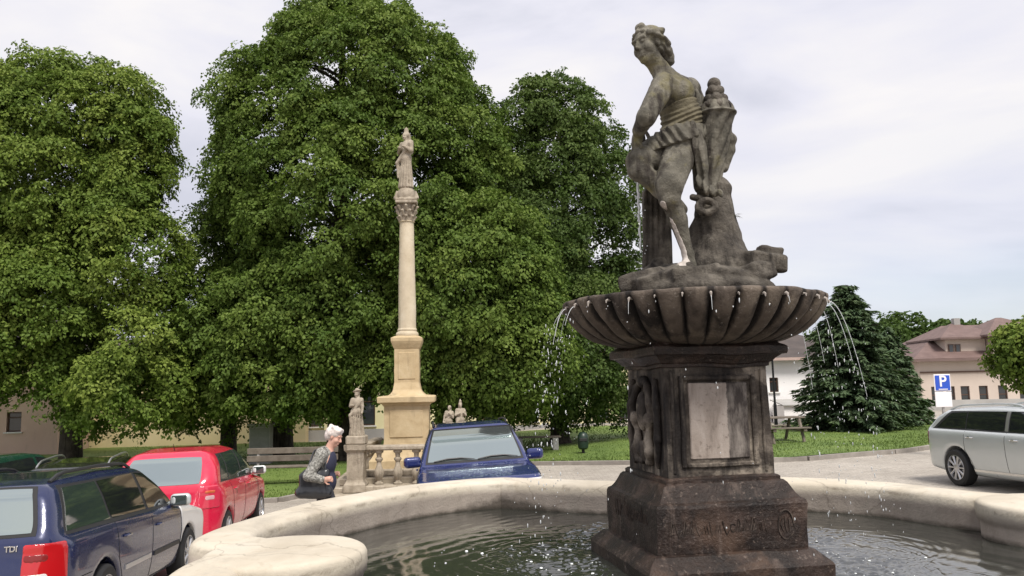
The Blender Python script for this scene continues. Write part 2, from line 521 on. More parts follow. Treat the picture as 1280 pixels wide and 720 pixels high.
for a, b_ in zip(pts[:-1], pts[1:]):
    d = np.array(b_) - np.array(a); L_ = np.linalg.norm(d); d /= L_; n_ = np.array([-d[1], d[0]])
    q = [np.array(a) - 0.12 * n_, np.array(b_) - 0.12 * n_, np.array(b_) + 0.03 * n_, np.array(a) + 0.03 * n_]
    zb = [gz(*p) - 0.1 for p in q]; zt = [gz(*p) + 0.10 for p in q]
    Vv = [(p[0], p[1], z) for p, z in zip(q, zb)] + [(p[0], p[1], z) for p, z in zip(q, zt)]
    k.add(Vv, [(3,2,1,0),(4,5,6,7),(0,1,5,4),(1,2,6,5),(2,3,7,6),(3,0,4,7)])
tag(k.build('kerb', MAT['kerb'], smooth=False), kind='structure')

# grass blades over the lawn that shows
rg = np.random.RandomState(3)
n = 60000
gx = np.concatenate([rg.uniform(-17, 0, n // 2), rg.uniform(0, 17, n - n // 2)])
tt = rg.rand(len(gx)) ** 1.6
gy = lawn_front(gx) * (1 - tt) + lawn_back(gx) * tt + 0.06
ang = rg.rand(len(gx)) * 6.283; h = 0.02 + 0.05 * rg.rand(len(gx)) * (0.6 + vnoise(np.stack([gx * .5, gy * .5, gx * 0], -1)))
zb = gz(gx, gy) + 0.06
ux, uy = np.cos(ang) * 0.022, np.sin(ang) * 0.022
lean = rg.randn(len(gx), 2) * 0.03
Vg = np.stack([np.stack([gx - ux, gy - uy, zb], -1), np.stack([gx + ux, gy + uy, zb], -1),
               np.stack([gx + lean[:, 0], gy + lean[:, 1], zb + h + 0.03], -1)], 1).reshape(-1, 3)
tag(link('grass', mesh_np('grass', Vg, np.arange(len(Vg)).reshape(-1, 3), smooth=False), MAT['grass']),
    'short bright green grass growing over the lawn strips', 'grass', kind='stuff')

# ------------------------------------------------------------------ fountain basin
FC = np.array([1.185, 5.3]); YAW = math.radians(11)
WATER_Z = 0.51
def m_basin():
    m, nt, b = new_mat("cream_render")
    v = coords(nt)
    c = ramp(nt, noise(nt, 1.6, 8, v, 0.6, 0.4), [(0.28, (0.43, 0.375, 0.295)), (0.5, (0.53, 0.475, 0.385)), (0.72, (0.60, 0.55, 0.465))])
    c = mixc(nt, ramp(nt, noise(nt, 5.0, 8, v, 0.7, 0.8), [(0.56, 0.0), (0.74, 0.55)]), c, (0.30, 0.24, 0.165))
    c = mixc(nt, ramp(nt, noise(nt, 30, 6, v, 0.75), [(0.62, 0.0), (0.78, 0.5)]), c, (0.22, 0.185, 0.14))
    g = nt.nodes.new('ShaderNodeNewGeometry'); s = nt.nodes.new('ShaderNodeSeparateXYZ'); nt.links.new(g.outputs['Position'], s.inputs[0])
    # grey pink render of the walls, algae at the water line
    sn = nt.nodes.new('ShaderNodeSeparateXYZ'); nt.links.new(g.outputs['True Normal'], sn.inputs[0])
    wall = ramp(nt, math_(nt, 'SUBTRACT', 0.70, s.outputs['Z']), [(0.0, 0.0), (0.05, 0.8)])
    c = mixc(nt, wall, c, mixc(nt, ramp(nt, noise(nt, 7, 7, coords(nt, (1, 1, .35)), 0.65), [(0.3, 0), (0.7, 1)]), (0.36, 0.30, 0.26), (0.50, 0.43, 0.38)))
    wet = math_(nt, 'ADD', math_(nt, 'MULTIPLY', math_(nt, 'SUBTRACT', s.outputs['Z'], WATER_Z), 14.0), math_(nt, 'MULTIPLY', noise(nt, 6, 6, v, 0.7), 1.0))
    c = mixc(nt, ramp(nt, wet, [(0.55, 0.85), (1.05, 0.0)]), c, (0.07, 0.06, 0.045))
    v3 = nt.nodes.new('ShaderNodeTexVoronoi'); v3.feature = 'DISTANCE_TO_EDGE'; v3.inputs['Scale'].default_value = 0.75
    wv = nt.nodes.new('ShaderNodeVectorMath'); wv.operation = 'MULTIPLY_ADD'; wv.inputs[1].default_value = (.35, .35, .35)
    nz_ = nt.nodes.new('ShaderNodeTexNoise'); nz_.inputs['Scale'].default_value = 3.5; nz_.inputs['Detail'].default_value = 6; nt.links.new(v, nz_.inputs['Vector'])
    nt.links.new(nz_.outputs['Color'], wv.inputs[0]); nt.links.new(v, wv.inputs[2]); nt.links.new(wv.outputs[0], v3.inputs['Vector'])
    c = mixc(nt, ramp(nt, v3.outputs['Distance'], [(0.0, 0.42), (0.006, 0.0)]), c, (0.14, 0.115, 0.09))
    lip = math_(nt, 'SUBTRACT', 0.024, math_(nt, 'ABSOLUTE', math_(nt, 'SUBTRACT', s.outputs['Z'], 0.715)))
    lip = math_(nt, 'MULTIPLY', ramp(nt, lip, [(0.0, 0.0), (0.02, 1.0)]), ramp(nt, noise(nt, 4.5, 8, v, 0.75, 0.8), [(0.48, 0.0), (0.62, 0.7)]))
    c = mixc(nt, lip, c, (0.17, 0.14, 0.105))
    c = mixc(nt, ramp(nt, noise(nt, 1.1, 8, v, 0.72, 1.5), [(0.52, 0.0), (0.66, 0.55)]), c, (0.36, 0.325, 0.275))
    # old dark stain in the far corner
    dx = math_(nt, 'SUBTRACT', s.outputs['X'], -0.02); dy = math_(nt, 'SUBTRACT', s.outputs['Y'], 7.7)
    r2 = math_(nt, 'SQRT', math_(nt, 'ADD', math_(nt, 'MULTIPLY', dx, dx), math_(nt, 'MULTIPLY', dy, dy)))
    st = math_(nt, 'ADD', math_(nt, 'MULTIPLY', r2, 1.3), math_(nt, 'MULTIPLY', noise(nt, 9, 6, v, 0.7), 0.9))
    st = math_(nt, 'ADD', st, math_(nt, 'MULTIPLY', math_(nt, 'SUBTRACT', s.outputs['Z'], 0.60), 6.0))
    c = mixc(nt, ramp(nt, st, [(0.45, 0.8), (0.85, 0.0)]), c, (0.06, 0.05, 0.04))
    nt.links.new(c, b.inputs['Base Color']); b.inputs['Roughness'].default_value = 0.8; b.inputs['Specular IOR Level'].default_value = 0.3
    h = math_(nt, 'ADD', noise(nt, 55, 6, v, 0.7), math_(nt, 'MULTIPLY', noise(nt, 6, 6, v, 0.6), 2.0))
    bump(nt, b, h, 0.35, 0.012)
    return m
MAT['basin'] = m_basin()
def catmull(P, n=8):
    P = [np.array(p, float) for p in P]; out = []
    for i in range(len(P) - 1):
        p0 = P[i - 1] if i else 2 * P[0] - P[1]; p1, p2 = P[i], P[i + 1]
        p3 = P[i + 2] if i + 2 < len(P) else 2 * P[-1] - P[-2]
        for t in np.linspace(0, 1, n, endpoint=False):
            out.append(0.5 * (2 * p1 + (p2 - p0) * t + (2 * p0 - 5 * p1 + 4 * p2 - p3) * t * t + (3 * p1 - p0 - 3 * p2 + p3) * t ** 3))
    return out
segs = [
    [(-0.12, 8.07), (-0.63, 7.88), (-1.12, 7.48), (-1.47, 6.98), (-1.75, 6.43), (-1.94, 5.83), (-2.02, 5.35), (-1.98, 4.98), (-1.72, 4.78)],
    [(-1.72, 4.78), (-1.78, 4.35), (-1.70, 3.85), (-1.45, 3.30), (-1.0, 2.80), (-0.4, 2.45), (0.25, 2.32)],
    [(0.25, 2.32), (1.3, 2.60), (2.35, 2.62)],
    [(2.35, 2.62), (3.1, 2.95), (3.8, 3.6), (4.25, 4.4), (4.42, 5.2), (4.2, 5.72)],
    [(4.2, 5.72), (4.0, 6.02), (3.64, 6.38), (3.25, 7.03), (2.62, 7.50), (1.95, 7.74)],
    [(1.95, 7.74), (1.04, 7.52), (-0.12, 8.07)],
]
path = []
for sgm in segs: path += catmull(sgm, 8)
path = np.array(path)
PROF = [(.07, -.6), (.07, .50), (.04, .53), (.0, .56), (-.005, .62), (-.004, .695), (.004, .730), (.022, .750), (.055, .759), (.16, .764), (.26, .762), (.318, .757), (.345, .744), (.357, .722), (.360, .69), (.360, .650), (.350, .625), (.348, .0)]
nrm = []
for i in range(len(path)):
    a, b_, c_ = path[i - 1], path[i], path[(i + 1) % len(path)]
    d1 = (b_ - a) / (np.linalg.norm(b_ - a) + 1e-9); d2 = (c_ - b_) / (np.linalg.norm(c_ - b_) + 1e-9)
    n1 = np.array([-d1[1], d1[0]]); n2 = np.array([-d2[1], d2[0]])   # path runs counter clockwise: left is inside
    m_ = n1 + n2; m_ /= np.linalg.norm(m_); m_ /= max(0.55, m_ @ n1); nrm.append(m_)
nrm = np.array(nrm)
V = []; 
for i in range(len(path)):
    for t, z in PROF:
        p = path[i] + nrm[i] * t; w = 0.012 * fbm(np.array([p[0] * 1.7, p[1] * 1.7, z]), 2)
        V.append((p[0], p[1], z + (w if z > 0.3 else 0)))
np_ = len(PROF); I = np.arange(len(path) * np_).reshape(len(path), np_); J = np.roll(I, -1, 0)
F = np.stack([I[:, :-1], J[:, :-1], J[:, 1:], I[:, 1:]], -1).reshape(-1, 4)
basin = thing('fountain_basin', 'low cream rendered fountain basin with curved rounded rim holding water', 'fountain basin')
me = mesh_np('basin_wall', np.array(V), F, True, 50)
link('basin_wall', me, MAT['basin'], basin)
for cx, cy in ((-1.30, 4.62), (3.72, 5.74)):
    b_ = MB()
    b_.lathe([(.425, -.6), (.425, .60), (.43, .63), (.446, .645), (.452, .70), (.450, .742), (.440, .760), (.415, .769), (.2, .774), (.01, .775)], 48, (cx, cy, 0))
    b_.v = [(x + 0.012 * float(fbm(np.array([x * 3, y * 3, z * 3]), 2)), y, z + 0.010 * float(fbm(np.array([x * 3, y * 3, z + 9]), 2))) for x, y, z in b_.v]
    b_.build('pier', MAT['basin'], basin, auto=50)

# ------------------------------------------------------------------ water
def m_water():
    m, nt, b = new_mat("dark_pool_water")
    b.inputs['Base Color'].default_value = (0.026, 0.028, 0.024, 1); b.inputs['Roughness'].default_value = 0.03
    b.inputs['IOR'].default_value = 2.0; b.inputs['Specular IOR Level'].default_value = 0.5
    v = coords(nt); bump(nt, b, noise(nt, 26, 4, v, 0.6, 0.6), 0.06, 0.02)
    return m
MAT['water'] = m_water()
rw = np.random.RandomState(11)
res_w = 0.0145
gx = np.arange(-2.2, 4.6, res_w); gy = np.arange(3.1, 8.2, res_w)
X, Y = np.meshgrid(gx, gy, indexing='ij'); Z = np.zeros_like(X)
drops = []
for i in range(130):                       # rings from drops falling off the bowl
    a = rw.rand() * 6.283; rr = 0.92 + abs(rw.randn()) * 0.13
    drops.append((FC[0] + rr * math.cos(a), FC[1] + rr * math.sin(a), 0.05 + rw.rand() * 0.55, 0.0035 * (0.4 + rw.rand())))
for (x0, y0, r0, am) in drops:
    R = np.hypot(X - x0, Y - y0); q = (R - r0)
    Z += am * np.exp(-(q / 0.07) ** 2) * np.cos(q * 2 * math.pi / 0.055) / (1 + r0 * 2)
RC = np.hypot(X - FC[0], Y - FC[1])
wob = 0.10 * fbm(np.stack([X * 1.5, Y * 1.5, X * 0], -1), 2)
for a0 in range(7):                         # trains of waves running out to the walls
    a = a0 * 0.9 + 0.3; x0, y0 = FC[0] + 0.92 * math.cos(a), FC[1] + 0.92 * math.sin(a)
    R = np.hypot(X - x0, Y - y0) + wob
    Z += 0.0011 * np.cos(R * 2 * math.pi / (0.105 + 0.012 * a0) + a0) * np.exp(-R / 2.2)
Z += 0.0022 * np.exp(-((RC - 0.95) / 0.5) ** 2) * fbm(np.stack([X * 16, Y * 16, X * 0 + 5], -1), 3)
I = np.arange(X.size).reshape(X.shape)
F = np.stack([I[:-1, :-1], I[1:, :-1], I[1:, 1:], I[:-1, 1:]], -1).reshape(-1, 4)
# keep the sheet inside the basin wall
inner = path + nrm * 0.25
def inside(px_, py_, poly):
    c = np.zeros(px_.shape, bool); x1, y1 = poly[-1]
    for x2, y2 in poly:
        hit = ((y2 > py_) != (y1 > py_)); c ^= hit & (px_ < (x1 - x2) * (py_ - y2) / (y1 - y2 + 1e-12) + x2); x1, y1 = x2, y2
    return c
ins = inside(X.ravel(), Y.ravel(), inner); F = F[ins[F].all(1)]
Vw = np.stack([X, Y, Z + WATER_Z], -1).reshape(-1, 3)
used, inv = np.unique(F, return_inverse=True)
tag(link('water', mesh_np('water', Vw[used], inv.reshape(F.shape)), MAT['water']), kind='structure')
# froth and bubbles
MAT['froth'] = plain('froth', (0.75, 0.78, 0.78), 0.25)
fb = MB()
for i in range(330):
    a = rw.rand() * 6.283; rr = 0.95 + rw.randn() * 0.22
    if i > 270: a, rr = rw.uniform(2.6, 4.4), rw.uniform(1.0, 1.8)
    x, y = FC[0] + rr * math.cos(a), FC[1] + rr * math.sin(a)
    s_ = 0.0035 + 0.009 * rw.rand() ** 4
    fb.sphere((x, y, WATER_Z + 0.002), (s_, s_, s_ * 0.55), 7, 4)
tag(fb.build('water_froth', MAT['froth']), 'white bubbles and froth floating on dark basin water', 'froth', kind='stuff')

# ------------------------------------------------------------------ fountain pedestal and bowl
MAT['dark_stone'] = stone('wet_dark_stone', [(0.28, (0.007, 0.005, 0.0045)), (0.5, (0.022, 0.014, 0.011)), (0.75, (0.072, 0.046, 0.036))], 5.0, tint=((0.085, 0.052, 0.036), 0.56, 0.72, 2.6),
                          streak=((0.115, 0.083, 0.068), 0.58, 0.74), speck=((0.15, 0.115, 0.095), 0.58, 0.72), rough=0.42, bumps=0.55, bdist=0.014)
MAT['shaft_stone'] = stone('shaft_stone', [(0.28, (0.018, 0.014, 0.011)), (0.5, (0.058, 0.046, 0.037)), (0.75, (0.22, 0.185, 0.15))], 5.0, tint=((0.30, 0.255, 0.205), 0.53, 0.64, 3.2),
                           streak=((0.012, 0.009, 0.008), 0.44, 0.60), speck=((0.02, 0.016, 0.014), 0.56, 0.74), rough=0.7, bumps=0.5, bdist=0.012)
MAT['bowl_stone'] = stone('bowl_stone', [(0.28, (0.045, 0.035, 0.029)), (0.5, (0.105, 0.083, 0.066)), (0.75, (0.19, 0.155, 0.123))], 4.0, tint=((0.20, 0.165, 0.125), 0.55, 0.70, 3.0),
                          streak=((0.016, 0.012, 0.010), 0.50, 0.66, 6), speck=((0.27, 0.24, 0.21), 0.60, 0.76), rough=0.8, bumps=0.6, bdist=0.014)
def groove_stain(m, n_g):
    """black algae where the spout water runs down each groove of the bowl"""
    nt = m.node_tree; b = nt.nodes['Principled BSDF']; old = b.inputs['Base Color'].links[0].from_socket
    v = coords(nt); s = nt.nodes.new('ShaderNodeSeparateXYZ'); nt.links.new(v, s.inputs[0])
    an = math_(nt, 'ARCTAN2', s.outputs['Y'], s.outputs['X'])
    w = math_(nt, 'ABSOLUTE', math_(nt, 'SINE', math_(nt, 'MULTIPLY', an, n_g / 2)))
    w = math_(nt, 'ADD', w, math_(nt, 'MULTIPLY', math_(nt, 'SUBTRACT', noise(nt, 5, 6, coords(nt, (1, 1, .4)), 0.65), 0.5), 1.5))
    c = mixc(nt, ramp(nt, w, [(0.18, 0.92), (0.52, 0.0)]), old, (0.010, 0.008, 0.007))
    nt.links.new(c, b.inputs['Base Color'])
groove_stain(MAT['bowl_stone'], 34)
MAT['lime'] = stone('white_lime_crust', [(0.3, (0.24, 0.205, 0.18)), (0.7, (0.56, 0.51, 0.47))], 14.0, bumps=0.2)
def m_panel():
    m, nt, b = new_mat("pale_stone_panel")
    v = coords(nt)
    c = ramp(nt, noise(nt, 9, 8, coords(nt, (1, 1, .25)), 0.65, 0.4), [(0.30, (0.17, 0.135, 0.112)), (0.5, (0.33, 0.275, 0.235)), (0.72, (0.46, 0.395, 0.35))])
    c = mixc(nt, ramp(nt, noise(nt, 26, 5, v, 0.75), [(0.57, 0.0), (0.66, 0.75)]), c, (0.13, 0.10, 0.08))
    s = nt.nodes.new('ShaderNodeSeparateXYZ'); nt.links.new(v, s.inputs[0])
    e_ = math_(nt, 'ADD', math_(nt, 'MULTIPLY', s.outputs['X'], 9.0), math_(nt, 'MULTIPLY', noise(nt, 7, 7, v, 0.7), 0.55))
    dk = mixc(nt, ramp(nt, noise(nt, 14, 7, coords(nt, (1, 1, .3)), 0.7), [(0.42, 0), (0.68, 1)]), (0.04, 0.03, 0.026), (0.27, 0.235, 0.205))
    c = mixc(nt, ramp(nt, e_, [(0.74, 0.0), (0.80, 1.0)]), c, dk)
    nt.links.new(c, b.inputs['Base Color']); b.inputs['Roughness'].default_value = 0.75
    bump(nt, b, noise(nt, 40, 6, v, 0.7), 0.4, 0.01)
    return m
MAT['panel'] = m_panel()
ped = thing('fountain_pedestal', 'dark weathered square stone pedestal carrying a fluted round bowl in the basin', 'fountain', (FC[0], FC[1], 0), YAW)
def rough_up(b_, amp=0.006, sc=5):
    b_.v = [tuple(np.array(p) + amp * np.array([fbm(np.array(p) * sc + 3.1, 3), fbm(np.array(p) * sc + 11.7, 3), fbm(np.array(p) * sc + 23.3, 3)])) for p in b_.v]
def dense(b_, n=3):
    """subdivide long quads of a square moulding so that it can be worn"""
    V = [np.array(p) for p in b_.v]; out = MB()
    for f in b_.f:
        if len(f) != 4: out.add([V[i] for i in f], [tuple(range(len(f)))]); continue
        P = [V[i] for i in f]; lu = max(np.linalg.norm(P[1] - P[0]), np.linalg.norm(P[2] - P[3])); lv = max(np.linalg.norm(P[3] - P[0]), np.linalg.norm(P[2] - P[1]))
        nu = max(1, int(lu / 0.03)); nv = max(1, int(lv / 0.03)); G = []
        for i in range(nu + 1):
            for j in range(nv + 1):
                u, w = i / nu, j / nv
                G.append((P[0] * (1 - u) + P[1] * u) * (1 - w) + (P[3] * (1 - u) + P[2] * u) * w)
        out.add(G, [(i * (nv + 1) + j, (i + 1) * (nv + 1) + j, (i + 1) * (nv + 1) + j + 1, i * (nv + 1) + j + 1) for i in range(nu) for j in range(nv)])
    return out
pl = MB().sqlathe([(.575, .0), (.575, .575), (.565, .592), (.50, .655), (.47, .662)]); pl = dense(pl); rough_up(pl, .012, 6)
pl.build('plinth', MAT['dark_stone'], ped, auto=50)
bs = MB().sqlathe([(.468, .60), (.474, .668), (.476, .92), (.47, .94), (.448, .952), (.43, .975), (.412, 1.01), (.40, 1.035), (.385, 1.05), (.372, 1.052), (.372, 1.072), (.355, 1.082), (.33, 1.085)])
bs = dense(bs); rough_up(bs, .012, 6)
block = bs.build('base_block', MAT['dark_stone'], ped, auto=50)
sh = MB().sqlathe([(.346, 1.06), (.345, 1.10), (.336, 1.70), (.336, 1.80)]); sh = dense(sh); rough_up(sh, .008, 6)
shaft = sh.build('shaft', MAT['shaft_stone'], ped, auto=50)
co = MB().sqlathe([(.33, 1.735), (.352, 1.74), (.354, 1.757), (.37, 1.765), (.385, 1.785), (.41, 1.81), (.432, 1.815), (.436, 1.83), (.436, 1.862), (.425, 1.872), (.40, 1.885), (.39, 1.90), (.2, 1.90)])
co = dense(co); rough_up(co, .012, 6)
co.build('cornice', MAT['dark_stone'], ped, auto=50)
# panel on the front face (local -y), frame mouldings
fr = MB(); yo = -.341
for (x0, z0, x1, z1) in ((-.255, 1.135, -.225, 1.69), (.215, 1.135, .25, 1.69), (-.225, 1.135, .215, 1.165), (-.225, 1.66, .215, 1.69)):
    fr.bbox((x0, yo - .022, z0), (x1, yo + .03, z1), .008)
for (x0, z0, x1, z1) in ((-.31, 1.10, -.29, 1.725), (.285, 1.10, .305, 1.725)):
    fr.bbox((x0, yo - .012, z0), (x1, yo + .03, z1), .006)
fr = dense(fr); rough_up(fr, .007, 9)
fr.build('panel_frame', MAT['shaft_stone'], shaft)
pn = MB().bbox((-.195, yo - .014, 1.185), (.19, yo + .03, 1.645), .006); pn = dense(pn); rough_up(pn, .004, 9)
pn.build('panel', MAT['panel'], shaft)
# carved scroll ornament on the left face (local -x)
xo = -.345
orn = []
def P2(u, z, o=0.0): return (xo - .006 - o, u, z)
for s_ in (-1, 1):
    orn += chain([P2(s_ * .03, 1.68), P2(s_ * .10, 1.62, .012), P2(s_ * .16, 1.52, .02), P2(s_ * .17, 1.42, .015), P2(s_ * .11, 1.36, .01), P2(s_ * .09, 1.30, .015), P2(s_ * .13, 1.22, .022), P2(s_ * .10, 1.16, .012), P2(s_ * .04, 1.15, .01)],
                 [.018, .024, .03, .026, .022, .028, .034, .024, .018])
    orn += chain([P2(s_ * .20, 1.66), P2(s_ * .24, 1.5, .01), P2(s_ * .24, 1.3, .01), P2(s_ * .20, 1.14)], [.02, .024, .024, .02])
    orn += [ell(P2(s_ * .12, 1.42, .02), (.035, .04, .05)), ell(P2(s_ * .06, 1.24, .02), (.03, .03, .06))]
orn += [ell(P2(0, 1.47, .01), (.04, .07, .13)), ell(P2(0, 1.22, .01), (.03, .05, .07)), ell(P2(0, 1.66, .01), (.03, .06, .04))]
sdf_obj('carved_ornament', orn, .008, MAT['shaft_stone'], shaft, k=.015, disp=lambda P: .006 * fbm(P * 22, 2))
# worn lettering cut in the base block: weathered strokes, no longer readable
ins_ = MB(); rt = np.random.RandomState(5)
def strokes(x0, x1, zc, hgt, fy, left=False):
    x = x0
    while x < x1:
        w = rt.uniform(.018, .04); typ = rt.randint(4); pts_ = []
        if typ == 0: pts_ = [(x, zc + hgt), (x + w * .3, zc - hgt * .2), (x + w * .6, zc - hgt), (x + w, zc - hgt * .3)]
        elif typ == 1: pts_ = [(x + w * .5 + w * .5 * math.cos(a), zc + hgt * .6 * math.sin(a)) for a in np.linspace(0.5, 6.2, 9)]
        elif typ == 2: pts_ = [(x, zc - hgt * .6), (x + w * .3, zc + hgt * .5), (x + w * .55, zc - hgt * .6), (x + w * .8, zc + hgt * .5), (x + w, zc - hgt * .6)]
        else: pts_ = [(x, zc - hgt * .6), (x + w * .5, zc + hgt * 1.3), (x + w * .8, zc + hgt * .5), (x + w * .4, zc - hgt * .6), (x + w, zc - hgt * .4)]
        ins_.tube([((fy, -p, z) if left else (p, fy, z)) for p, z in pts_], rt.uniform(.0018, .003), 5)
        x += w + rt.uniform(.004, .012)
MAT['letter'] = stone('worn_letters', [(0.35, (0.015, 0.011, 0.009)), (0.7, (0.13, 0.10, 0.082))], 16.0, bumps=0.2)
strokes(-.40, .22, .80, .040, -.477); ins_.build('worn_inscription', MAT['letter'], block); ins_ = MB()
strokes(-.30, .30, .84, .05, -.477, True); ins_.build('worn_inscription', MAT['letter'], block); ins_ = MB()
ins_.tube([(.33 + .05 * math.cos(a), -.477, .80 + .085 * math.sin(a)) for a in np.linspace(0, 5.6, 20)], .0045, 5)
for q_ in (-1, 0, 1): ins_.tube([(.33 + q_ * .02, -.477, .845 - .01 * abs(q_)), (.325 + q_ * .028, -.477, .80), (.335 + q_ * .018, -.477, .755)], .0035, 5)
ins_.build('worn_emblem', MAT['letter'], block)

# bowl with rounded gadroons
NG = 34; na = NG * 10
prof = [(.40, 1.875, 0), (.47, 1.882, 0), (.56, 1.898, .1), (.62, 1.915, .5), (.68, 1.94, 1.0), (.735, 1.975, 1.3), (.785, 2.018, 1.4), (.825, 2.06, 1.35), (.853, 2.10, 1.15), (.870, 2.132, .8), (.882, 2.152, .3), (.886, 2.165, .1), (.884, 2.178, .05), (.872, 2.186, 0), (.84, 2.18, 0), (.75, 2.13, 0), (.5, 2.08, 0), (.05, 2.06, 0)]
V = []; th = np.arange(na) * 2 * math.pi / na
lob = np.sqrt(np.abs(np.sin(th * NG / 2))) - 0.75
for r, z, a in prof:
    r *= .962 if r > .3 else 1.0
    rr = r + .046 * a * lob * (r / .8); zz = z - .012 * a * lob
    P = np.stack([rr * np.cos(th), rr * np.sin(th), zz], -1)
    P += (.010 * np.stack([fbm(P * 7 + 2, 3), fbm(P * 7 + 31, 3), fbm(P * 7 + 55, 3)], -1)) if r > .1 else 0
    V.append(P)
V = np.concatenate(V); I = np.arange(len(prof) * na).reshape(len(prof), na); J = np.roll(I, -1, 1)
F = np.stack([I[:-1], J[:-1], J[1:], I[1:]], -1).reshape(-1, 4)
bowl = link('bowl', mesh_np('bowl', V, F, True, 60), MAT['bowl_stone'], ped)
sp0 = MB().tube([(-.03, 0, 0), (0.006, 0, 0), (.018, 0, -.006), (.02, 0, -.03)], [.011, .011, .009, .003], 7)
sp_me = sp0.build('spout', MAT['lime'], bowl)
sp_objs = [sp_me]
for i in range(NG):
    a = 2 * math.pi * i / NG
    o = sp_me if i == 0 else sp_me.copy()
    if i: COL.objects.link(o); o.parent = bowl
    o.location = (.837 * math.cos(a), .837 * math.sin(a), 2.148 + .004 * math.sin(i * 5)); o.rotation_euler = (0, 0, a)
    s_ = 0.45 + 0.5 * (((i * 37) % 11) / 11); o.scale = (1, s_, s_ * 1.1)

# falling water
rj = np.random.RandomState(21)
MAT['fall'] = plain('falling_water', (0.85, 0.88, 0.9), 0.1, ior=1.33); MAT['fall'].node_tree.nodes['Principled BSDF'].inputs['Transmission Weight'].default_value = 0.35
fw = MB(); ca, sa = math.cos(YAW), math.sin(YAW)
def jet(ang, v0, solid, ndrop, spread=.03, rad=.0035, zstop=WATER_Z):
    ox, oy = FC[0] + .855 * math.cos(ang), FC[1] + .855 * math.sin(ang); pts_ = []
    for i in range(60):
        t = i * .012; z = 2.135 - 4.9 * t * t
        if z < zstop: break
        pts_.append(np.array([ox + v0 * t * math.cos(ang), oy + v0 * t * math.sin(ang), z]))
    k_ = max(2, int(len(pts_) * solid)); fw.tube(pts_[:k_], [rad * (1 - .6 * i / k_) for i in range(k_)], 5)
    for i in range(ndrop):
        t = (rj.uniform(solid * .8, 1)) * (len(pts_) - 1); q = pts_[int(t)] + rj.randn(3) * spread * np.array([1, 1, .6])
        s_ = rj.uniform(.0016, .0042); fw.sphere(q, (s_, s_, s_ * rj.uniform(1.2, 4.0)), 6, 4)
for i in range(NG):
    a = 2 * math.pi * i / NG + YAW
    ca_ = math.cos(a - math.atan2(FC[1], FC[0]))
    sx = math.cos(a)
    if sx > .9: jet(a, .34 + .22 * rj.rand(), .45 + .2 * rj.rand(), 30, .03, .0028)
    elif sx < -.9: jet(a, .25 + .35 * rj.rand(), .22 + .2 * rj.rand(), 34, .045, .0026)
    elif i % 3 == 0: jet(a, .05 + .1 * rj.rand(), .25 * rj.rand() + .05, 6, .010, .0024)
    else: jet(a, .05 + .2 * rj.rand(), .06, 3, .03, .0024)
for i in range(110):
    a = rj.uniform(-.6, .6) + (math.pi if rj.rand() < .45 else 0); r_ = rj.uniform(.85, 1.2)
    s_ = rj.uniform(.0016, .0036)
    fw.sphere((FC[0] + r_ * math.cos(a), FC[1] + r_ * math.sin(a), rj.uniform(.6, 2.0)), (s_, s_, s_ * 1.4), 6, 4)
pj = at(797, 222, 5.34)
fw.tube([pj + np.array([.004 * math.sin(i * 1.9), .004 * math.cos(i * 2.3), -.03 * i]) for i in range(18)], [.011 - .0003 * i + .003 * math.sin(i * 2.1) for i in range(18)], 7)
for i in range(40):
    s_ = rj.uniform(.003, .006); fw.sphere(pj + np.array([rj.randn() * .018, rj.randn() * .02, -rj.rand() * .55]), s_, 6, 4)
tag(fw.build('falling_water', MAT['fall']), 'thin jets and drops of water falling off the bowl rim', 'falling water', kind='stuff')

# ------------------------------------------------------------------ carved figures
def frame(f, up=(0, 0, 1)):
    f = np.array(f, float); f /= np.linalg.norm(f); s = np.cross(f, up); s /= np.linalg.norm(s); u = np.cross(s, f)
    return np.stack([s, f, u], 1)             # columns: right, forward, up
def head_prims(c, R, s=1.0, ears=True, k=.012):
    c = np.array(c, float)
    def T(p): return c + R @ (np.array(p, float) * s)
    def E(p, r, op='+', kk=k): return ell(T(p), np.array(r, float) * s, R, kk * s, op)
    def C(a, b, ra, rb=None, op='+', kk=k): return cap(T(a), T(b), ra * s, (ra if rb is None else rb) * s, kk * s, op)
    pr = [E((0, -.012, .035), (.076, .096, .085)), E((0, .022, -.035), (.064, .070, .088)), E((0, .055, -.10), (.030, .030, .026)),
          E((-.036, .050, -.035), (.030, .032, .034)), E((.036, .050, -.035), (.030, .032, .034)),
          C((-.042, .078, .026), (.042, .078, .026), .012)]
    for q in (-1, 1):
        pr += [E((q * .031, .100, .004), (.023, .026, .018), '-', .006), E((q * .031, .076, .004), (.015, .013, .011), '+', .003)]
        if ears: pr.append(E((q * .076, -.005, -.005), (.012, .020, .033)))
    pr += [C((0, .084, .018), (0, .108, -.034), .007, .0135, '+', .008), E((-.011, .094, -.038), (.009, .010, .008), '+', .004), E((.011, .094, -.038), (.009, .010, .008), '+', .004),
           C((-.018, .084, -.066), (.018, .084, -.066), .0075, None, '+', .005), C((-.014, .083, -.080), (.014, .083, -.080), .0085, None, '+', .005),
           C((-.024, .097, -.0725), (.024, .097, -.0725), .0035, None, '-', .003)]
    return pr
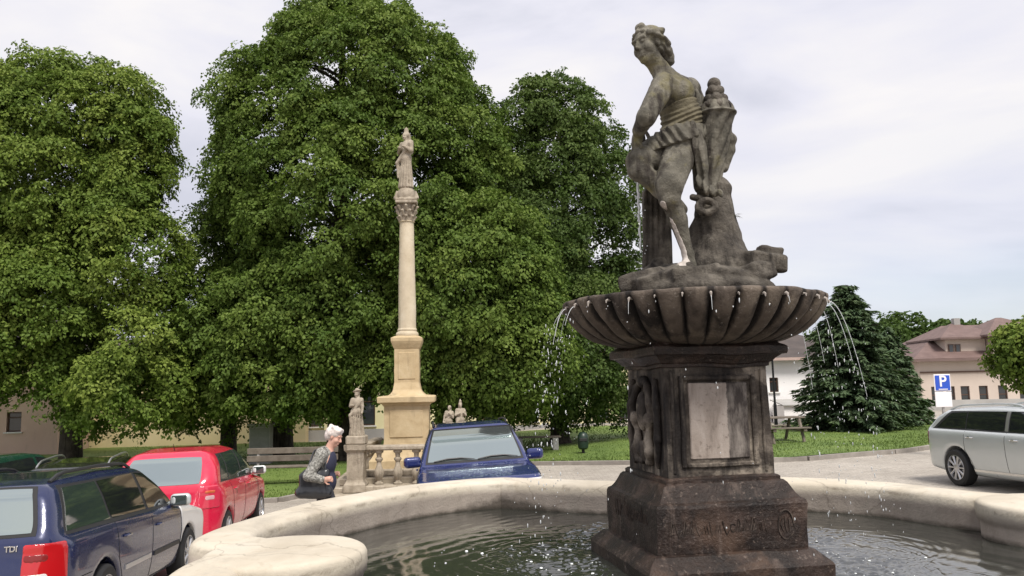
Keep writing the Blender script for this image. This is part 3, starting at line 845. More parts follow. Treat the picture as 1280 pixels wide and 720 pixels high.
def hand_prims(wrist, d, palmn, s=1.0, curl=0.6, thumb=1):
    """wrist point, pointing direction, palm normal; curled fingers"""
    w = np.array(wrist, float); d = np.array(d, float); d /= np.linalg.norm(d)
    n = np.array(palmn, float); n -= d * (n @ d); n /= np.linalg.norm(n); a = np.cross(d, n)
    pr = [cap(w, w + d * .085 * s, .026 * s, .032 * s, .012), rbox(w + d * .06 * s, (.036 * s, .042 * s, .016 * s), .012 * s, np.stack([a, d, n], 1), .012)]
    for i, (o, L) in enumerate(((-.030, .070), (-.010, .080), (.010, .076), (.030, .060))):
        p = w + d * .095 * s + a * o * s; ang = 0.0
        for seg in (.45, .32, .23):
            ang += curl; q = p + (d * math.cos(ang) + n * math.sin(ang)) * L * seg * s * 1.1
            pr.append(cap(p, q, .0095 * s, .0085 * s, .003)); p = q
    t0 = w + d * .03 * s + a * .032 * thumb * s; t1 = t0 + (a * thumb * .7 + d * .6 + n * .3) * .045 * s; t2 = t1 + (d + n * .7) * .022 * s
    pr += [cap(t0, t1, .013 * s, .011 * s, .008), cap(t1, t2, .011 * s, .009 * s, .004)]
    return pr
MAT['statue'] = stone('grey_sandstone', [(0.30, (0.046, 0.042, 0.034)), (0.5, (0.122, 0.112, 0.090)), (0.72, (0.25, 0.232, 0.19))], 7.0,
                      streak=((0.030, 0.024, 0.020), 0.50, 0.66, 12), speck=((0.27, 0.245, 0.20), 0.63, 0.76), bumps=0.8, bdist=0.012,
                      tint=((0.155, 0.135, 0.048), 0.55, 0.72, 3.5))
MAT['statue_dark'] = stone('dark_sandstone', [(0.30, (0.036, 0.031, 0.026)), (0.5, (0.092, 0.080, 0.066)), (0.72, (0.20, 0.178, 0.148))], 7.0,
                           streak=((0.022, 0.018, 0.015), 0.50, 0.66, 11), speck=((0.26, 0.235, 0.20), 0.64, 0.77), bumps=0.9, bdist=0.016)
MAT['lichen'] = stone('yellow_lichen_stone', [(0.28, (0.070, 0.060, 0.042)), (0.5, (0.135, 0.118, 0.078)), (0.75, (0.22, 0.19, 0.12))], 7.0,
                      streak=((0.035, 0.028, 0.02), 0.54, 0.70, 12), tint=((0.26, 0.175, 0.03), 0.62, 0.74, 6), bumps=0.8, bdist=0.012)
ST = np.array([FC[0], FC[1], 2.10])
statue = thing('fountain_statue', 'grey sandstone statue of a crossed legged draped woman leaning on a fruit filled horn', 'statue', ST)
A = lambda x, y, d: at(x, y, d)
def spart(name, prims, res, mat, k=.02, disp=None, parent=None):
    o = sdf_obj(name, prims, res, mat, parent or statue, k, disp)
    o.data.transform(Matrix.Translation(-Vector(ST))); return o
wear = lambda P: .004 * fbm(P * 9, 3) + .0025 * vnoise(P * 45)
HR = frame((-.80, -.60, -.10), (-.10, .05, 1))
HC = A(810, 57, 5.20)
leg_n = [cap(A(851, 186, 5.24), A(836, 234, 5.04), .124, .088), cap(A(836, 231, 5.04), A(836, 249, 5.03), .084, .066), cap(A(836, 244, 5.04), A(847, 274, 5.09), .063, .060),
         cap(A(847, 274, 5.09), A(860, 318, 5.10), .058, .034), cap(A(860, 318, 5.10), A(862, 331, 5.10), .036, .038), cap(A(862, 331, 5.10), A(846, 337, 4.99), .036, .026)]
for i in range(5): leg_n.append(cap(A(849 - 2.2 * i + 2, 337.2, 5.01 - .012 * i + .03), A(843 - 1.2 * i + 2.5, 338.6, 4.965 - .004 * i + .02), .013, .011, .004))
body = head_prims(HC, HR, 1.12)
body += [cap(A(817, 76, 5.22), A(836, 102, 5.27), .060, .075, .03), cap(A(832, 98, 5.28), A(864, 112, 5.38), .062, .066, .04), cap(A(830, 98, 5.24), A(830, 106, 5.17), .06, .07, .03),
         ell(A(842, 120, 5.28), (.125, .165, .125), rotm(0, .15, .5), .05), ell(A(852, 150, 5.29), (.115, .145, .13), rotm(0, .1, .4), .05), ell(A(850, 180, 5.28), (.155, .175, .13), None, .05),
         cap(A(829, 107, 5.16), A(808, 146, 5.03), .082, .064, .03), cap(A(808, 146, 5.03), A(799, 163, 5.12), .062, .046, .015), cap(A(799, 163, 5.13), A(797, 172, 5.17), .036, .030, .01),
         cap(A(862, 108, 5.42), A(880, 142, 5.50), .062, .046, .03), cap(A(880, 142, 5.50), A(889, 150, 5.38), .044, .032, .02)]
body += hand_prims(A(798, 168, 5.16), (-.1, .3, -.9), (.8, -.2, .1), 1.0, .55)
body += leg_n
body += [cap(A(838, 190, 5.36), A(798, 202, 5.20), .120, .088), cap(A(800, 204, 5.20), A(797, 214, 5.18), .082, .066), cap(A(799, 212, 5.18), A(826, 236, 5.17), .066, .064), cap(A(826, 236, 5.17), A(852, 262, 5.27), .060, .04)]
spart('figure', body, .0068, MAT['statue'], .025, wear)
def HT(p): return HC + HR @ (np.array(p, float) * 1.12)
hair = [ell(HT((0, -.03, .05)), (.095, .105, .088), HR, .02), ell(HT((0, -.05, .0)), (.09, .085, .085), HR, .02), cap(HT((-.02, -.12, -.02)), HT((.0, -.155, -.05)), .05, .045, .012),
        ell(HT((0, -.16, -.07)), (.05, .045, .045), HR, .01)]
for i in range(9):
    a = -1.5 + 3.0 * i / 8
    hair.append(cap(HT((.088 * math.sin(a), .062 * math.cos(a) - .0, .075 - .03 * abs(math.sin(a)))), HT((.075 * math.sin(a), -.06, .115 - .05 * abs(math.sin(a)))), .021, .024, .006))
    hair.append(cap(HT((.092 * math.sin(a), .02 * math.cos(a), .03)), HT((.06 * math.sin(a), -.12, .0)), .02, .022, .006))
hair.append(cap(HT((-.012, .045, .112)), HT((.012, .045, .112)), .026, .026, .012))
hair.append(ell(HT((0, .085, .01)), (.062, .05, .058), HR, .012, '-'))
spart('hair', hair, .0058, MAT['statue'], .012, lambda P: .006 * np.sin(fbm(P * 7, 2) * 14 + P[..., 2] * 90) * .7)
tors = [ell(A(842, 120, 5.28), (.125, .165, .125), rotm(0, .15, .5), .05), ell(A(852, 150, 5.29), (.115, .145, .13), rotm(0, .1, .4), .05), ell(A(850, 180, 5.28), (.155, .175, .13), None, .05),
        cap(A(850, 184, 5.24), A(846, 206, 5.17), .128, .118, .03), cap(A(838, 188, 5.34), A(822, 195, 5.28), .124, .112, .03)]
D, lo_ = sdf_grid(tors, .0066, .05); ax_ = [lo_[i] + .0066 * np.arange(D.shape[i]) for i in range(3)]
Pg = np.stack(np.meshgrid(*ax_, indexing='ij'), -1)
def wrap(name, pt, ntop, pb, nbot, grow, fdir, ff, fa):
    """cloth wound round the body between two tilted planes, with gathered folds"""
    d0 = unit(np.array(fdir, float)); ph = Pg @ d0 * ff + 3.4 * fbm(Pg * 5.5, 2)
    f_ = fa * (1 - np.abs(np.sin(ph))) + .35 * fa * np.sin(ph * 2.3 + 1) + .004 * fbm(Pg * 18, 2)
    sh_ = D - grow - f_
    sh_ = smax(sh_, (Pg - pt) @ unit(np.array(ntop, float)) + .014 * fbm(Pg * 9, 2), .012); sh_ = smax(sh_, (Pg - pb) @ unit(np.array(nbot, float)) + .016 * fbm(Pg * 11, 2), .012)
    V, F = nets(sh_, lo_, .0066); link(name, mesh_np(name, V - ST, F), MAT['lichen'] if name == 'sash' else MAT['statue'], statue)
wrap('sash', A(852, 127, 5.2), (-.25, 0, 1), A(850, 160, 5.2), (.15, 0, -1), .010, (-.42, -.2, 1), 100, .008)
wrap('drapery', A(850, 158, 5.2), (-.1, 0, 1), A(846, 181, 5.15), (.26, 0, -1), .020, (.75, -.35, .55), 52, .014)
hang = chain([A(864, 160, 5.14), A(872, 186, 5.15), A(877, 210, 5.19), A(876, 232, 5.21)], [.045, .055, .05, .045], .02) + chain([A(872, 226, 5.16), A(886, 238, 5.13), A(900, 242, 5.15)], [.026, .026, .022], .012)
hang += chain([A(860, 104, 5.34), A(872, 124, 5.33), A(881, 150, 5.29), A(876, 168, 5.2)], [.024, .026, .030, .03], .012)
spart('hanging_cloth', hang, .0072, MAT['statue'], .02, lambda P: .009 * np.sin((P[..., 0] * 1.0 - P[..., 1] * .7) * 120 + 4 * fbm(P * 5, 2)) + .004 * fbm(P * 14, 2))
# horn of plenty with twisted flutes
h0, h1 = A(896, 143, 5.27), A(886, 240, 5.27)
def horn(P):
    ab = h1 - h0; t = np.clip(((P - h0) @ ab) / (ab @ ab), 0, 1); q = P - h0 - t[..., None] * ab
    an = np.arctan2(q[..., 1], q[..., 0])
    return np.linalg.norm(q, axis=-1) - (.112 - .054 * t) - .020 * np.abs(np.sin(an * 4 + t * 7.0)) + .010
spart('horn', [(horn, np.minimum(h0, h1) - .14, np.maximum(h0, h1) + .14, .01, '+'), ell(A(896, 143, 5.27), (.134, .134, .024), None, .005)]
      + chain([A(906, 165, 5.30), A(914, 174, 5.30), A(913, 188, 5.30), A(905, 210, 5.30)], [.03, .034, .03, .03], .02), .006, MAT['statue'], .006, wear)
fr_ = []
rf = np.random.RandomState(2)
for ring, (py, rr, n_, sz) in enumerate(((134, .074, 8, .036), (125, .056, 6, .039), (115, .032, 4, .040), (106, .0, 1, .046))):
    for i in range(n_):
        a = 6.283 * i / n_ + ring * .4; fr_.append(ell(A(895 - ring * .8, py, 5.27) + np.array([rr * math.cos(a), rr * math.sin(a), rf.uniform(-.008, .008)]), sz * rf.uniform(.85, 1.1), None, .004))
spart('fruit', fr_, .0065, MAT['statue_dark'], .005, wear)
# jug under her hand
spart('jug', [ell(A(798, 180, 5.37), (.048, .07, .10), None, .02), cap(A(797, 196, 5.37), A(797, 222, 5.34), .045, .022, .02), cap(A(801, 152, 5.34), A(800, 176, 5.36), .022, .03, .02)]
      + chain([A(806, 162, 5.3), A(813, 176, 5.3), A(808, 192, 5.34)], [.012, .013, .012], .01), .007, MAT['statue_dark'], .015, wear)
# rocks and stump
rk = lambda P: .034 * np.abs(fbm(P * 4.2, 3)) - .012 + .016 * np.abs(vnoise(P * 11)) + .006 * vnoise(P * 30)
rock = [cap(A(893, 236, 5.34), A(893, 300, 5.36), .105, .165, .05), cap(A(893, 300, 5.36), A(896, 338, 5.34), .16, .25, .06),
        ell(A(874, 366, 5.28), (.49, .46, .12), None, .03), rbox(A(822, 350, 5.15), (.19, .17, .06), .02, rotm(.1, -.30, .2), .02), rbox(A(808, 358, 5.25), (.14, .22, .06), .02, rotm(-.1, -.22, -.3), .02), cap(A(825, 330, 5.4), A(800, 362, 5.3), .06, .10, .04),
        rbox(A(948, 328, 5.20), (.125, .15, .055), .02, rotm(.1, .10, .3), .012), rbox(A(936, 345, 5.10), (.12, .14, .05), .02, rotm(-.2, -.15, .6), .012), rbox(A(962, 317, 5.28), (.075, .12, .04), .015, rotm(.1, .2, -.2), .012),
        rbox(A(910, 346, 5.00), (.12, .10, .055), .02, rotm(.3, .1, .3), .015), rbox(A(862, 345, 5.02), (.16, .12, .045), .02, rotm(-.1, -.1, .2), .02),
        cap(A(866, 246, 5.18), A(886, 250, 5.16), .02, .024, .02)]
rr_ = np.random.RandomState(17)
for i in range(34):                        # broken blocks round the foot
    a = 6.283 * i / 34 + rr_.randn() * .1; q_ = rr_.uniform(.28, .42)
    rock.append(rbox(np.array([FC[0] + q_ * 1.06 * math.cos(a) + .03, FC[1] + q_ * .95 * math.sin(a), 2.165 + rr_.uniform(-.05, .05) + .05 * math.cos(a)]), (rr_.uniform(.05, .10), rr_.uniform(.05, .11), rr_.uniform(.03, .06)), .010, rotm(*(rr_.randn(3) * .5)), .010))
cc = A(884, 258, 5.13)
rock += chain([cc + np.array([.055 * math.cos(a), 0, .042 * math.sin(a)]) for a in np.linspace(0, 6.0, 13)], [.020] * 13, .008)
spart('rock', rock, .0100, MAT['statue_dark'], .02, rk)
st = [rbox(A(821, 296, 5.46), (.085, .09, .34), .02, None, .02)]
for i in range(5): st.append(cap(A(807 + 7 * i, 240, 5.37), A(806 + 7 * i, 350, 5.37), .016, .022, .012))
spart('tree_stump', st, .009, MAT['statue_dark'], .015, lambda P: .012 * fbm(P * np.array([9, 9, 2.]), 3))
# pale lime crust that the water left down the shin
D, lo_ = sdf_grid(leg_n, .006, .025, disp=wear)
ax_ = [lo_[i] + .006 * np.arange(D.shape[i]) for i in range(3)]
Pg = np.stack(np.meshgrid(*ax_, indexing='ij'), -1)
crust = np.full(D.shape, 1.0)
for p in chain([A(826, 258, 4.99), A(835, 280, 5.02), A(849, 312, 5.05), A(855, 331, 5.05), A(850, 337, 5.0)], [.036, .050, .046, .046, .036]): crust = np.minimum(crust, p[0](Pg))
crust += .010 * fbm(Pg * 14, 2)
V, F = nets(smax(D - .006, crust, .006), lo_, .006)
o = link('lime_crust', mesh_np('lime_crust', V - ST, F), MAT['lime'], statue)
# small weed growing out of the rock
MAT['weed'] = plain('weed_green', (0.10, 0.13, 0.02), 0.6)
wd = MB(); w0 = A(917, 271, 5.3)
for i in range(7):
    a = i * .9; tip = w0 + np.array([.045 + .02 * math.cos(a), .03 * math.sin(a), .004 * (i - 3)]); mid = (w0 + tip) / 2 + np.array([0, 0, .012])
    wd.add([w0, mid + [0, .006, 0], tip, mid - [0, .006, 0]], [(0, 1, 2, 3)])
tag(wd.build('weed', MAT['weed']), 'tiny green weed sprouting from the rock behind the statue', 'weed')

# ------------------------------------------------------------------ Marian column
MAT['column'] = stone('yellow_sandstone', [(0.28, (0.36, 0.27, 0.155)), (0.5, (0.47, 0.365, 0.22)), (0.75, (0.55, 0.45, 0.295))], 2.5,
                      streak=((0.24, 0.185, 0.115), 0.58, 0.78, 4), speck=((0.30, 0.25, 0.18), 0.62, 0.78), bumps=0.35, bdist=0.015)
MAT['col_pale'] = stone('pale_sandstone', [(0.28, (0.44, 0.37, 0.26)), (0.5, (0.54, 0.465, 0.345)), (0.75, (0.62, 0.55, 0.43))], 2.0, streak=((0.30, 0.25, 0.18), 0.58, 0.78, 4), speck=((0.34, 0.27, 0.20), 0.62, 0.78), bumps=0.4, bdist=0.02)
MAT['col_grey'] = stone('grey_weathered_sandstone', [(0.28, (0.22, 0.185, 0.14)), (0.5, (0.34, 0.29, 0.225)), (0.75, (0.46, 0.405, 0.325))], 4.0,
                        streak=((0.13, 0.11, 0.085), 0.55, 0.74, 6), speck=((0.14, 0.12, 0.09), 0.60, 0.76), bumps=0.5, bdist=0.02)
CD = 20.0; c0 = at(510, 590, CD); CX = c0[0]
def zc(py): return at(509, py, CD)[2]
gzc = float(gz(CX, CD))
column = thing('marian_column', 'tall slender yellow sandstone column on a square stepped pedestal before the trees', 'column', (CX, CD, gzc), math.radians(4))
def czl(py): return zc(py) - gzc
stp = MB()
for i, (hw, z1) in enumerate(((1.75, .16), (1.45, .32), (1.15, .46))): stp.bbox((-hw, -hw, -.3 if i == 0 else (.16, .32, .46)[i - 1]), (hw, hw, z1), .02)
stp.build('step', MAT['col_grey'], column)
pd = MB().sqlathe([(.86, .40), (.86, czl(572)), (.80, czl(568)), (.70, czl(560)), (.62, czl(556)), (.545, czl(553)), (.535, czl(548)), (.535, czl(507)), (.56, czl(506)), (.58, czl(503.8)), (.66, czl(503)), (.685, czl(502)), (.69, czl(496)), (.665, czl(495)), (.45, czl(494)), (.40, czl(492)), (.36, czl(489.5)), (.335, czl(487)), (.30, czl(478)), (.30, czl(437)), (.32, czl(435)), (.36, czl(430)), (.38, czl(427)), (.38, czl(423)), (.30, czl(421)), (.20, czl(420))])
pd = dense(pd); rough_up(pd, .012, 4); pd_o = pd.build('pedestal', MAT['column'], column, auto=28)
pp = MB(); pp.bbox((-.40, -.556, czl(545)), (.40, -.50, czl(512)), .012); pp.bbox((-.21, -.316, czl(474)), (.21, -.28, czl(441)), .01); pp.build('panel', MAT['column'], pd_o)
zb, zt = czl(421), czl(277)
sf = MB().lathe([(.27, zb), (.285, zb + .05), (.27, zb + .10), (.235, zb + .13), (.245, zb + .17), (.225, zb + .21)] + [(.222 - .045 * t ** 1.4, zb + .21 + (zt - zb - .25) * t) for t in np.linspace(0, 1, 14)] + [(.185, zt - .03), (.205, zt - .015), (.185, zt)], 36)
rough_up(sf, .012, 3); sf.build('shaft', MAT['col_pale'], column)
cp = []
zc0, zc1 = czl(277), czl(253)
cp += [cap((0, 0, zc0), (0, 0, zc1 - .06), .17, .20)]
for ring, (zz, rr) in enumerate(((.10, .20), (.24, .23), (.36, .25))):
    for i in range(8):
        a = 6.283 * (i + .5 * ring) / 8
        cp += [cap((rr * .85 * math.cos(a), rr * .85 * math.sin(a), zc0 + zz - .09), (rr * math.cos(a), rr * math.sin(a), zc0 + zz), .03, .042, .01), ell(((rr + .03) * math.cos(a), (rr + .03) * math.sin(a), zc0 + zz + .01), .035, None, .01)]
cp += [rbox((0, 0, zc1 - .03), (.27, .27, .035), .01)]
sdf_obj('capital', cp, .014, MAT['col_grey'], column, .015, lambda P: .008 * fbm(P * 14, 2))

def robed(height, f, seed, arm=0, wide=1.0, child=False, crown=False, hat=False):
    """standing robed figure, feet at origin, facing f in plan; returns SDF pieces"""
    s = height / 1.7; rs_ = np.random.RandomState(seed); R = frame((f[0], f[1], 0)); T = lambda p: R @ (np.array(p, float) * s)
    pr = [cap(T((0, 0, .05)), T((0, 0, .55)), .21 * s * wide, .17 * s * wide, .05 * s), ell(T((.02, 0, .90)), (.20 * s * wide, .17 * s * wide, .20 * s), R, .06 * s),
          ell(T((-.01, 0, 1.22)), (.19 * s * wide, .14 * s, .22 * s), R, .06 * s), cap(T((-.15, 0, 1.36)), T((.15, 0, 1.36)), .075 * s, None, .05 * s),
          cap(T((0, 0, 1.38)), T((0, .02, 1.5)), .06 * s, .052 * s, .03 * s)]
    pr += head_prims(T((0.01, .03, 1.58)), frame((f[0] + .15, f[1], -.1)), s * .98, False, .02)
    pr += [ell(T((0, -.02, 1.62)), (.095 * s, .105 * s, .10 * s), R, .02 * s), cap(T((0, -.07, 1.6)), T((0, -.12, 1.15)), .07 * s, .12 * s, .04 * s)]
    e1, e2 = ((-.24, .05, 1.10), (.24, .05, 1.12))
    h1_, h2_ = (((-.10, .20, 1.22), (.06, .22, 1.20)), ((-.26, .16, .86), (.05, .22, 1.15)), ((-.05, .2, 1.32), (.26, .12, .86)))[arm]
    for e_, h_, sx in ((e1, h1_, -1), (e2, h2_, 1)):
        pr += [cap(T((sx * .18, 0, 1.36)), T(e_), .075 * s, .065 * s, .03 * s), cap(T(e_), T(h_), .062 * s, .038 * s, .02 * s), ell(T(np.array(h_) + [0, .03, 0]), (.03 * s, .045 * s, .03 * s), R, .01 * s)]
    for i in range(9):                     # falling folds
        a = -1.7 + 3.4 * i / 8; r0 = .15 * wide; r1 = .235 * wide
        pr.append(cap(T((r0 * math.sin(a), r0 * math.cos(a) * .8, .95)), T((r1 * math.sin(a + .1), r1 * math.cos(a) * .9, .05)), .025 * s, .035 * s, .02 * s))
    pr.append(cap(T((-.2, .08, 1.3)), T((.2, .17, .78)), .05 * s, .06 * s, .03 * s))
    pr.append(cap(T((.2, .15, .8)), T((.18, .16, .35)), .06 * s, .03 * s, .03 * s))
    if child: pr += [ell(T((.1, .2, 1.2)), (.075 * s, .075 * s, .10 * s), R, .02), ell(T((.1, .22, 1.35)), .06 * s, None, .01)]
    if crown: pr += [cap(T((0, 0, 1.66)), T((0, 0, 1.78)), .075 * s, .06 * s, .01), cap(T((0, 0, 1.78)), T((0, 0, 1.86)), .022 * s, .01, .01)]
    if hat: pr += [ell(T((0, -.01, 1.68)), (.17 * s, .16 * s, .045 * s), R @ rotm(.2, .25, 0), .02), ell(T((0, -.02, 1.72)), .085 * s, None, .02)]
    return pr
sfold = lambda P: .010 * fbm(P * np.array([9, 9, 3.]), 2) + .006 * vnoise(P * 22)
# statue of the Virgin on a globe, top of the column
zs = zc(252); vs = thing('robed_statue', 'pale robed stone figure on a globe crowning the tall column', 'statue', (CX, CD, zs), 0)
gl = [ell((0, 0, .15), .24, None, .02), cap((-.26, -.05, .08), (.26, -.05, .08), .06, .05, .03), cap((-.27, -.06, .08), (-.24, -.06, .25), .05, .02, .02), cap((.27, -.06, .08), (.24, -.06, .25), .05, .02, .02), rbox((0, 0, .02), (.26, .24, .035), .01)]
sdf_obj('globe', gl, .015, MAT['col_grey'], vs, .02, sfold)
mv = robed(1.5, (-.6, -.8), 1, 0, .92, False, True)
o = sdf_obj('figure', mv, .0135, MAT['col_grey'], vs, .03, sfold); o.location = (0, 0, .32)

# balustrade with baluster posts and corner pillars
BD = 18.3
bl = at(446, 596, BD); bx0 = bl[0]; bz = float(gz(bx0, BD)) + .10
bal = thing('stone_balustrade', 'low stone balustrade with round balusters around the foot of the column', 'balustrade', (bx0, BD, bz))
zr = at(470, 556, BD)[2] - bz
wd_ = 2 * (CX - bx0)
slab = MB().bbox((-.5, -.45, -.5), (wd_ + .5, 3.2, -.02), .03); slab.bbox((-.28, -.22, -.02), (wd_ + .28, .22, .13), .02); slab.build('base_slab', MAT['col_grey'], bal)
rail = MB().bbox((.14, -.16, zr - .12), (wd_ - .14, .16, zr - .01), .03); rail.bbox((-.12, .2, zr - .12), (.12, 2.9, zr - .01), .03); rail.bbox((wd_ - .12, .2, zr - .12), (wd_ + .12, 2.9, zr - .01), .03); rail.bbox((.14, 2.78, zr - .12), (wd_ - .14, 3.02, zr - .01), .03)
rough_up(rail, .012, 5); rail.build('rail', MAT['col_grey'], bal)
bh = zr - .12 - .13
bprof = [(.10, 0), (.10, .05), (.06, .08), (.05, .12), (.09, .22), (.115, .32), (.10, .42), (.055, .56), (.05, .66), (.085, .72), (.085, .76), (.05, .80), (.06, .9), (.10, .94), (.10, 1)]
b0 = MB().lathe([(r, .13 + z * bh) for r, z in bprof], 14).build('baluster', MAT['col_grey'], bal, auto=40)
spots_b = [(x, 0) for x in np.arange(.5, wd_ - .3, .42)] + [(0, y) for y in np.arange(.5, 2.8, .45)] + [(x, 2.9) for x in np.arange(.5, wd_ - .3, .42)]
for i, (x, y) in enumerate(spots_b):
    o = b0 if i == 0 else b0.copy()
    if i: COL.objects.link(o); o.parent = bal
    o.location = (x, y, 0)
for x in (0, wd_):
    q = MB().sqlathe([(.24, 0), (.24, .16), (.20, .22), (.185, .26), (.185, zr - .16), (.20, zr - .13), (.24, zr - .09), (.245, zr + .02), (.1, zr + .02)], (x, 0, 0)); q = dense(q); rough_up(q, .02, 4)
    q.build('pillar', MAT['col_grey'], bal, auto=45)
    if x == 0: pass
# two carved groups standing on the pillars
sl = thing('saint_statue', 'weathered stone saint in a wide hat on the left balustrade pillar', 'statue', (bx0, BD, bz + zr + .02))
MB().bbox((-.22, -.2, 0), (.22, .2, .20), .03).build('base', MAT['col_grey'], sl)
o = sdf_obj('figure', robed(1.02, (-.2, -1), 4, 1, 1.15, False, False, True), .0125, MAT['col_grey'], sl, .03, sfold); o.location = (0, 0, .18)
sr = thing('saint_statue', 'pair of weathered stone figures standing on the balustrade behind the blue off road car', 'statue', (at(568, 530, BD)[0], BD, bz + zr + .02))
MB().bbox((-.30, -.2, 0), (.30, .2, .10), .03).build('base', MAT['col_grey'], sr)
o = sdf_obj('figure', robed(.74, (-.3, -1), 6, 2, 1.15), .012, MAT['col_grey'], sr, .03, sfold); o.location = (-.14, 0, .08); o.rotation_euler = (0, .05, 0)
o = sdf_obj('figure', robed(.80, (.3, -1), 8, 0, 1.15, False, True), .012, MAT['col_grey'], sr, .03, sfold); o.location = (.14, -.03, .08)

# ------------------------------------------------------------------ buildings
def m_wall(name, c1, c2, dirt=(0.2, 0.17, 0.13)):
    m, nt, b = new_mat(name); v = coords(nt)
    c = ramp(nt, noise(nt, 0.7, 6, v, 0.6), [(0.3, c1), (0.7, c2)])
    c = mixc(nt, ramp(nt, noise(nt, 2.2, 8, coords(nt, (1, 1, .25)), 0.7), [(0.58, 0.0), (0.8, 0.35)]), c, dirt)
    nt.links.new(c, b.inputs['Base Color']); b.inputs['Roughness'].default_value = 0.85
    bump(nt, b, noise(nt, 25, 5, v, 0.7), 0.2, 0.02); return m
def m_roof(name, c1, c2):
    m, nt, b = new_mat(name); v = coords(nt)
    c = ramp(nt, noise(nt, 1.5, 7, v, 0.65), [(0.3, c1), (0.7, c2)])
    w = nt.nodes.new('ShaderNodeTexWave'); w.bands_direction = 'Z'; w.inputs['Scale'].default_value = 5.0; w.inputs['Distortion'].default_value = 0.4
    nt.links.new(v, w.inputs[0])
    c = mixc(nt, 0.25, c, w.outputs[0], 'MULTIPLY')
    nt.links.new(c, b.inputs['Base Color']); b.inputs['Roughness'].default_value = 0.7
    bump(nt, b, w.outputs['Fac'], 0.4, 0.03); return m
MAT['yellow_wall'] = m_wall('yellow_wall', (0.72, 0.58, 0.32), (0.78, 0.65, 0.40))
MAT['lime_wall'] = m_wall('pale_yellow_wall', (0.74, 0.68, 0.40), (0.80, 0.74, 0.48))
MAT['pink_wall'] = m_wall('pink_wall', (0.66, 0.46, 0.38), (0.74, 0.54, 0.45))
MAT['white_wall'] = m_wall('white_wall', (0.80, 0.78, 0.78), (0.85, 0.83, 0.83), (0.62, 0.58, 0.56))
MAT['beige_wall'] = m_wall('beige_wall', (0.50, 0.42, 0.36), (0.58, 0.495, 0.43))
MAT['grey_plinth'] = m_wall('grey_plinth', (0.30, 0.29, 0.28), (0.42, 0.41, 0.39))
MAT['frame_white'] = plain('white_frame', (0.75, 0.73, 0.70), 0.5)
MAT['frame_brown'] = plain('brown_frame', (0.085, 0.045, 0.03), 0.5)
MAT['pane'] = plain('window_pane', (0.03, 0.035, 0.04), 0.06, spec=0.8)
MAT['roof_brown'] = m_roof('dark_brown_tiles', (0.055, 0.042, 0.038), (0.10, 0.078, 0.068))
MAT['roof_red'] = m_roof('weathered_red_tiles', (0.135, 0.085, 0.075), (0.21, 0.14, 0.125))
MAT['metal_dark'] = plain('dark_iron', (0.025, 0.025, 0.027), 0.45, 0.6)

def wall_with(name, root, L, z0, z1, depth, mat, wins, frame_mat, sill_mat, wname='window'):
    """front wall along local x (0..L), facing local -y, with real openings for wins = (x0,x1,za,zb)"""
    xs_ = sorted({0, L, *[w[0] for w in wins], *[w[1] for w in wins]}); zs_ = sorted({z0, z1, *[w[2] for w in wins], *[w[3] for w in wins]})
    b = MB(); T_ = 0.22
    for x0, x1 in zip(xs_[:-1], xs_[1:]):
        for za, zb_ in zip(zs_[:-1], zs_[1:]):
            cx_, cz_ = (x0 + x1) / 2, (za + zb_) / 2
            if any(w[0] < cx_ < w[1] and w[2] < cz_ < w[3] for w in wins): continue
            b.add([(x0, 0, za), (x1, 0, za), (x1, 0, zb_), (x0, 0, zb_)], [(0, 1, 2, 3)])
    for w in wins:
        x0, x1, za, zb_ = w[:4]
        b.add([(x0, 0, za), (x0, T_, za), (x0, T_, zb_), (x0, 0, zb_)], [(3, 2, 1, 0)]); b.add([(x1, 0, za), (x1, T_, za), (x1, T_, zb_), (x1, 0, zb_)], [(0, 1, 2, 3)])
        b.add([(x0, 0, zb_), (x1, 0, zb_), (x1, T_, zb_), (x0, T_, zb_)], [(0, 1, 2, 3)]); b.add([(x0, 0, za), (x1, 0, za), (x1, T_, za), (x0, T_, za)], [(3, 2, 1, 0)])
    b.add([(0, 0, z0), (0, depth, z0), (0, depth, z1), (0, 0, z1)], [(3, 2, 1, 0)]); b.add([(L, 0, z0), (L, depth, z0), (L, depth, z1), (L, 0, z1)], [(0, 1, 2, 3)])
    b.add([(0, depth, z0), (L, depth, z0), (L, depth, z1), (0, depth, z1)], [(3, 2, 1, 0)])
    wo = b.build('wall', mat, root, smooth=False)
    for w in wins:
        x0, x1, za, zb_ = w[:4]; f = MB(); t = .05; y = .09
        f.box((x0, y, za), (x0 + t, y + .06, zb_)); f.box((x1 - t, y, za), (x1, y + .06, zb_)); f.box((x0 + t, y, za), (x1 - t, y + .06, za + t)); f.box((x0 + t, y, zb_ - t), (x1 - t, y + .06, zb_))
        if x1 - x0 > .7: f.box(((x0 + x1) / 2 - .03, y + .002, za + t), ((x0 + x1) / 2 + .03, y + .055, zb_ - t))
        f.box((x0 + t, y + .003, za + (zb_ - za) * .68), (x1 - t, y + .052, za + (zb_ - za) * .68 + .05))
        wobj = f.build(wname, frame_mat, root, smooth=False)
        p = MB().box((x0 + t, y + .02, za + t), (x1 - t, y + .035, zb_ - t)); p.build('pane', MAT['pane'], wobj, smooth=False)
        s = MB().box((x0 - .06, -.07, za - .05), (x1 + .06, .09, za)); s.build('sill', sill_mat, wobj, smooth=False)
    return wo
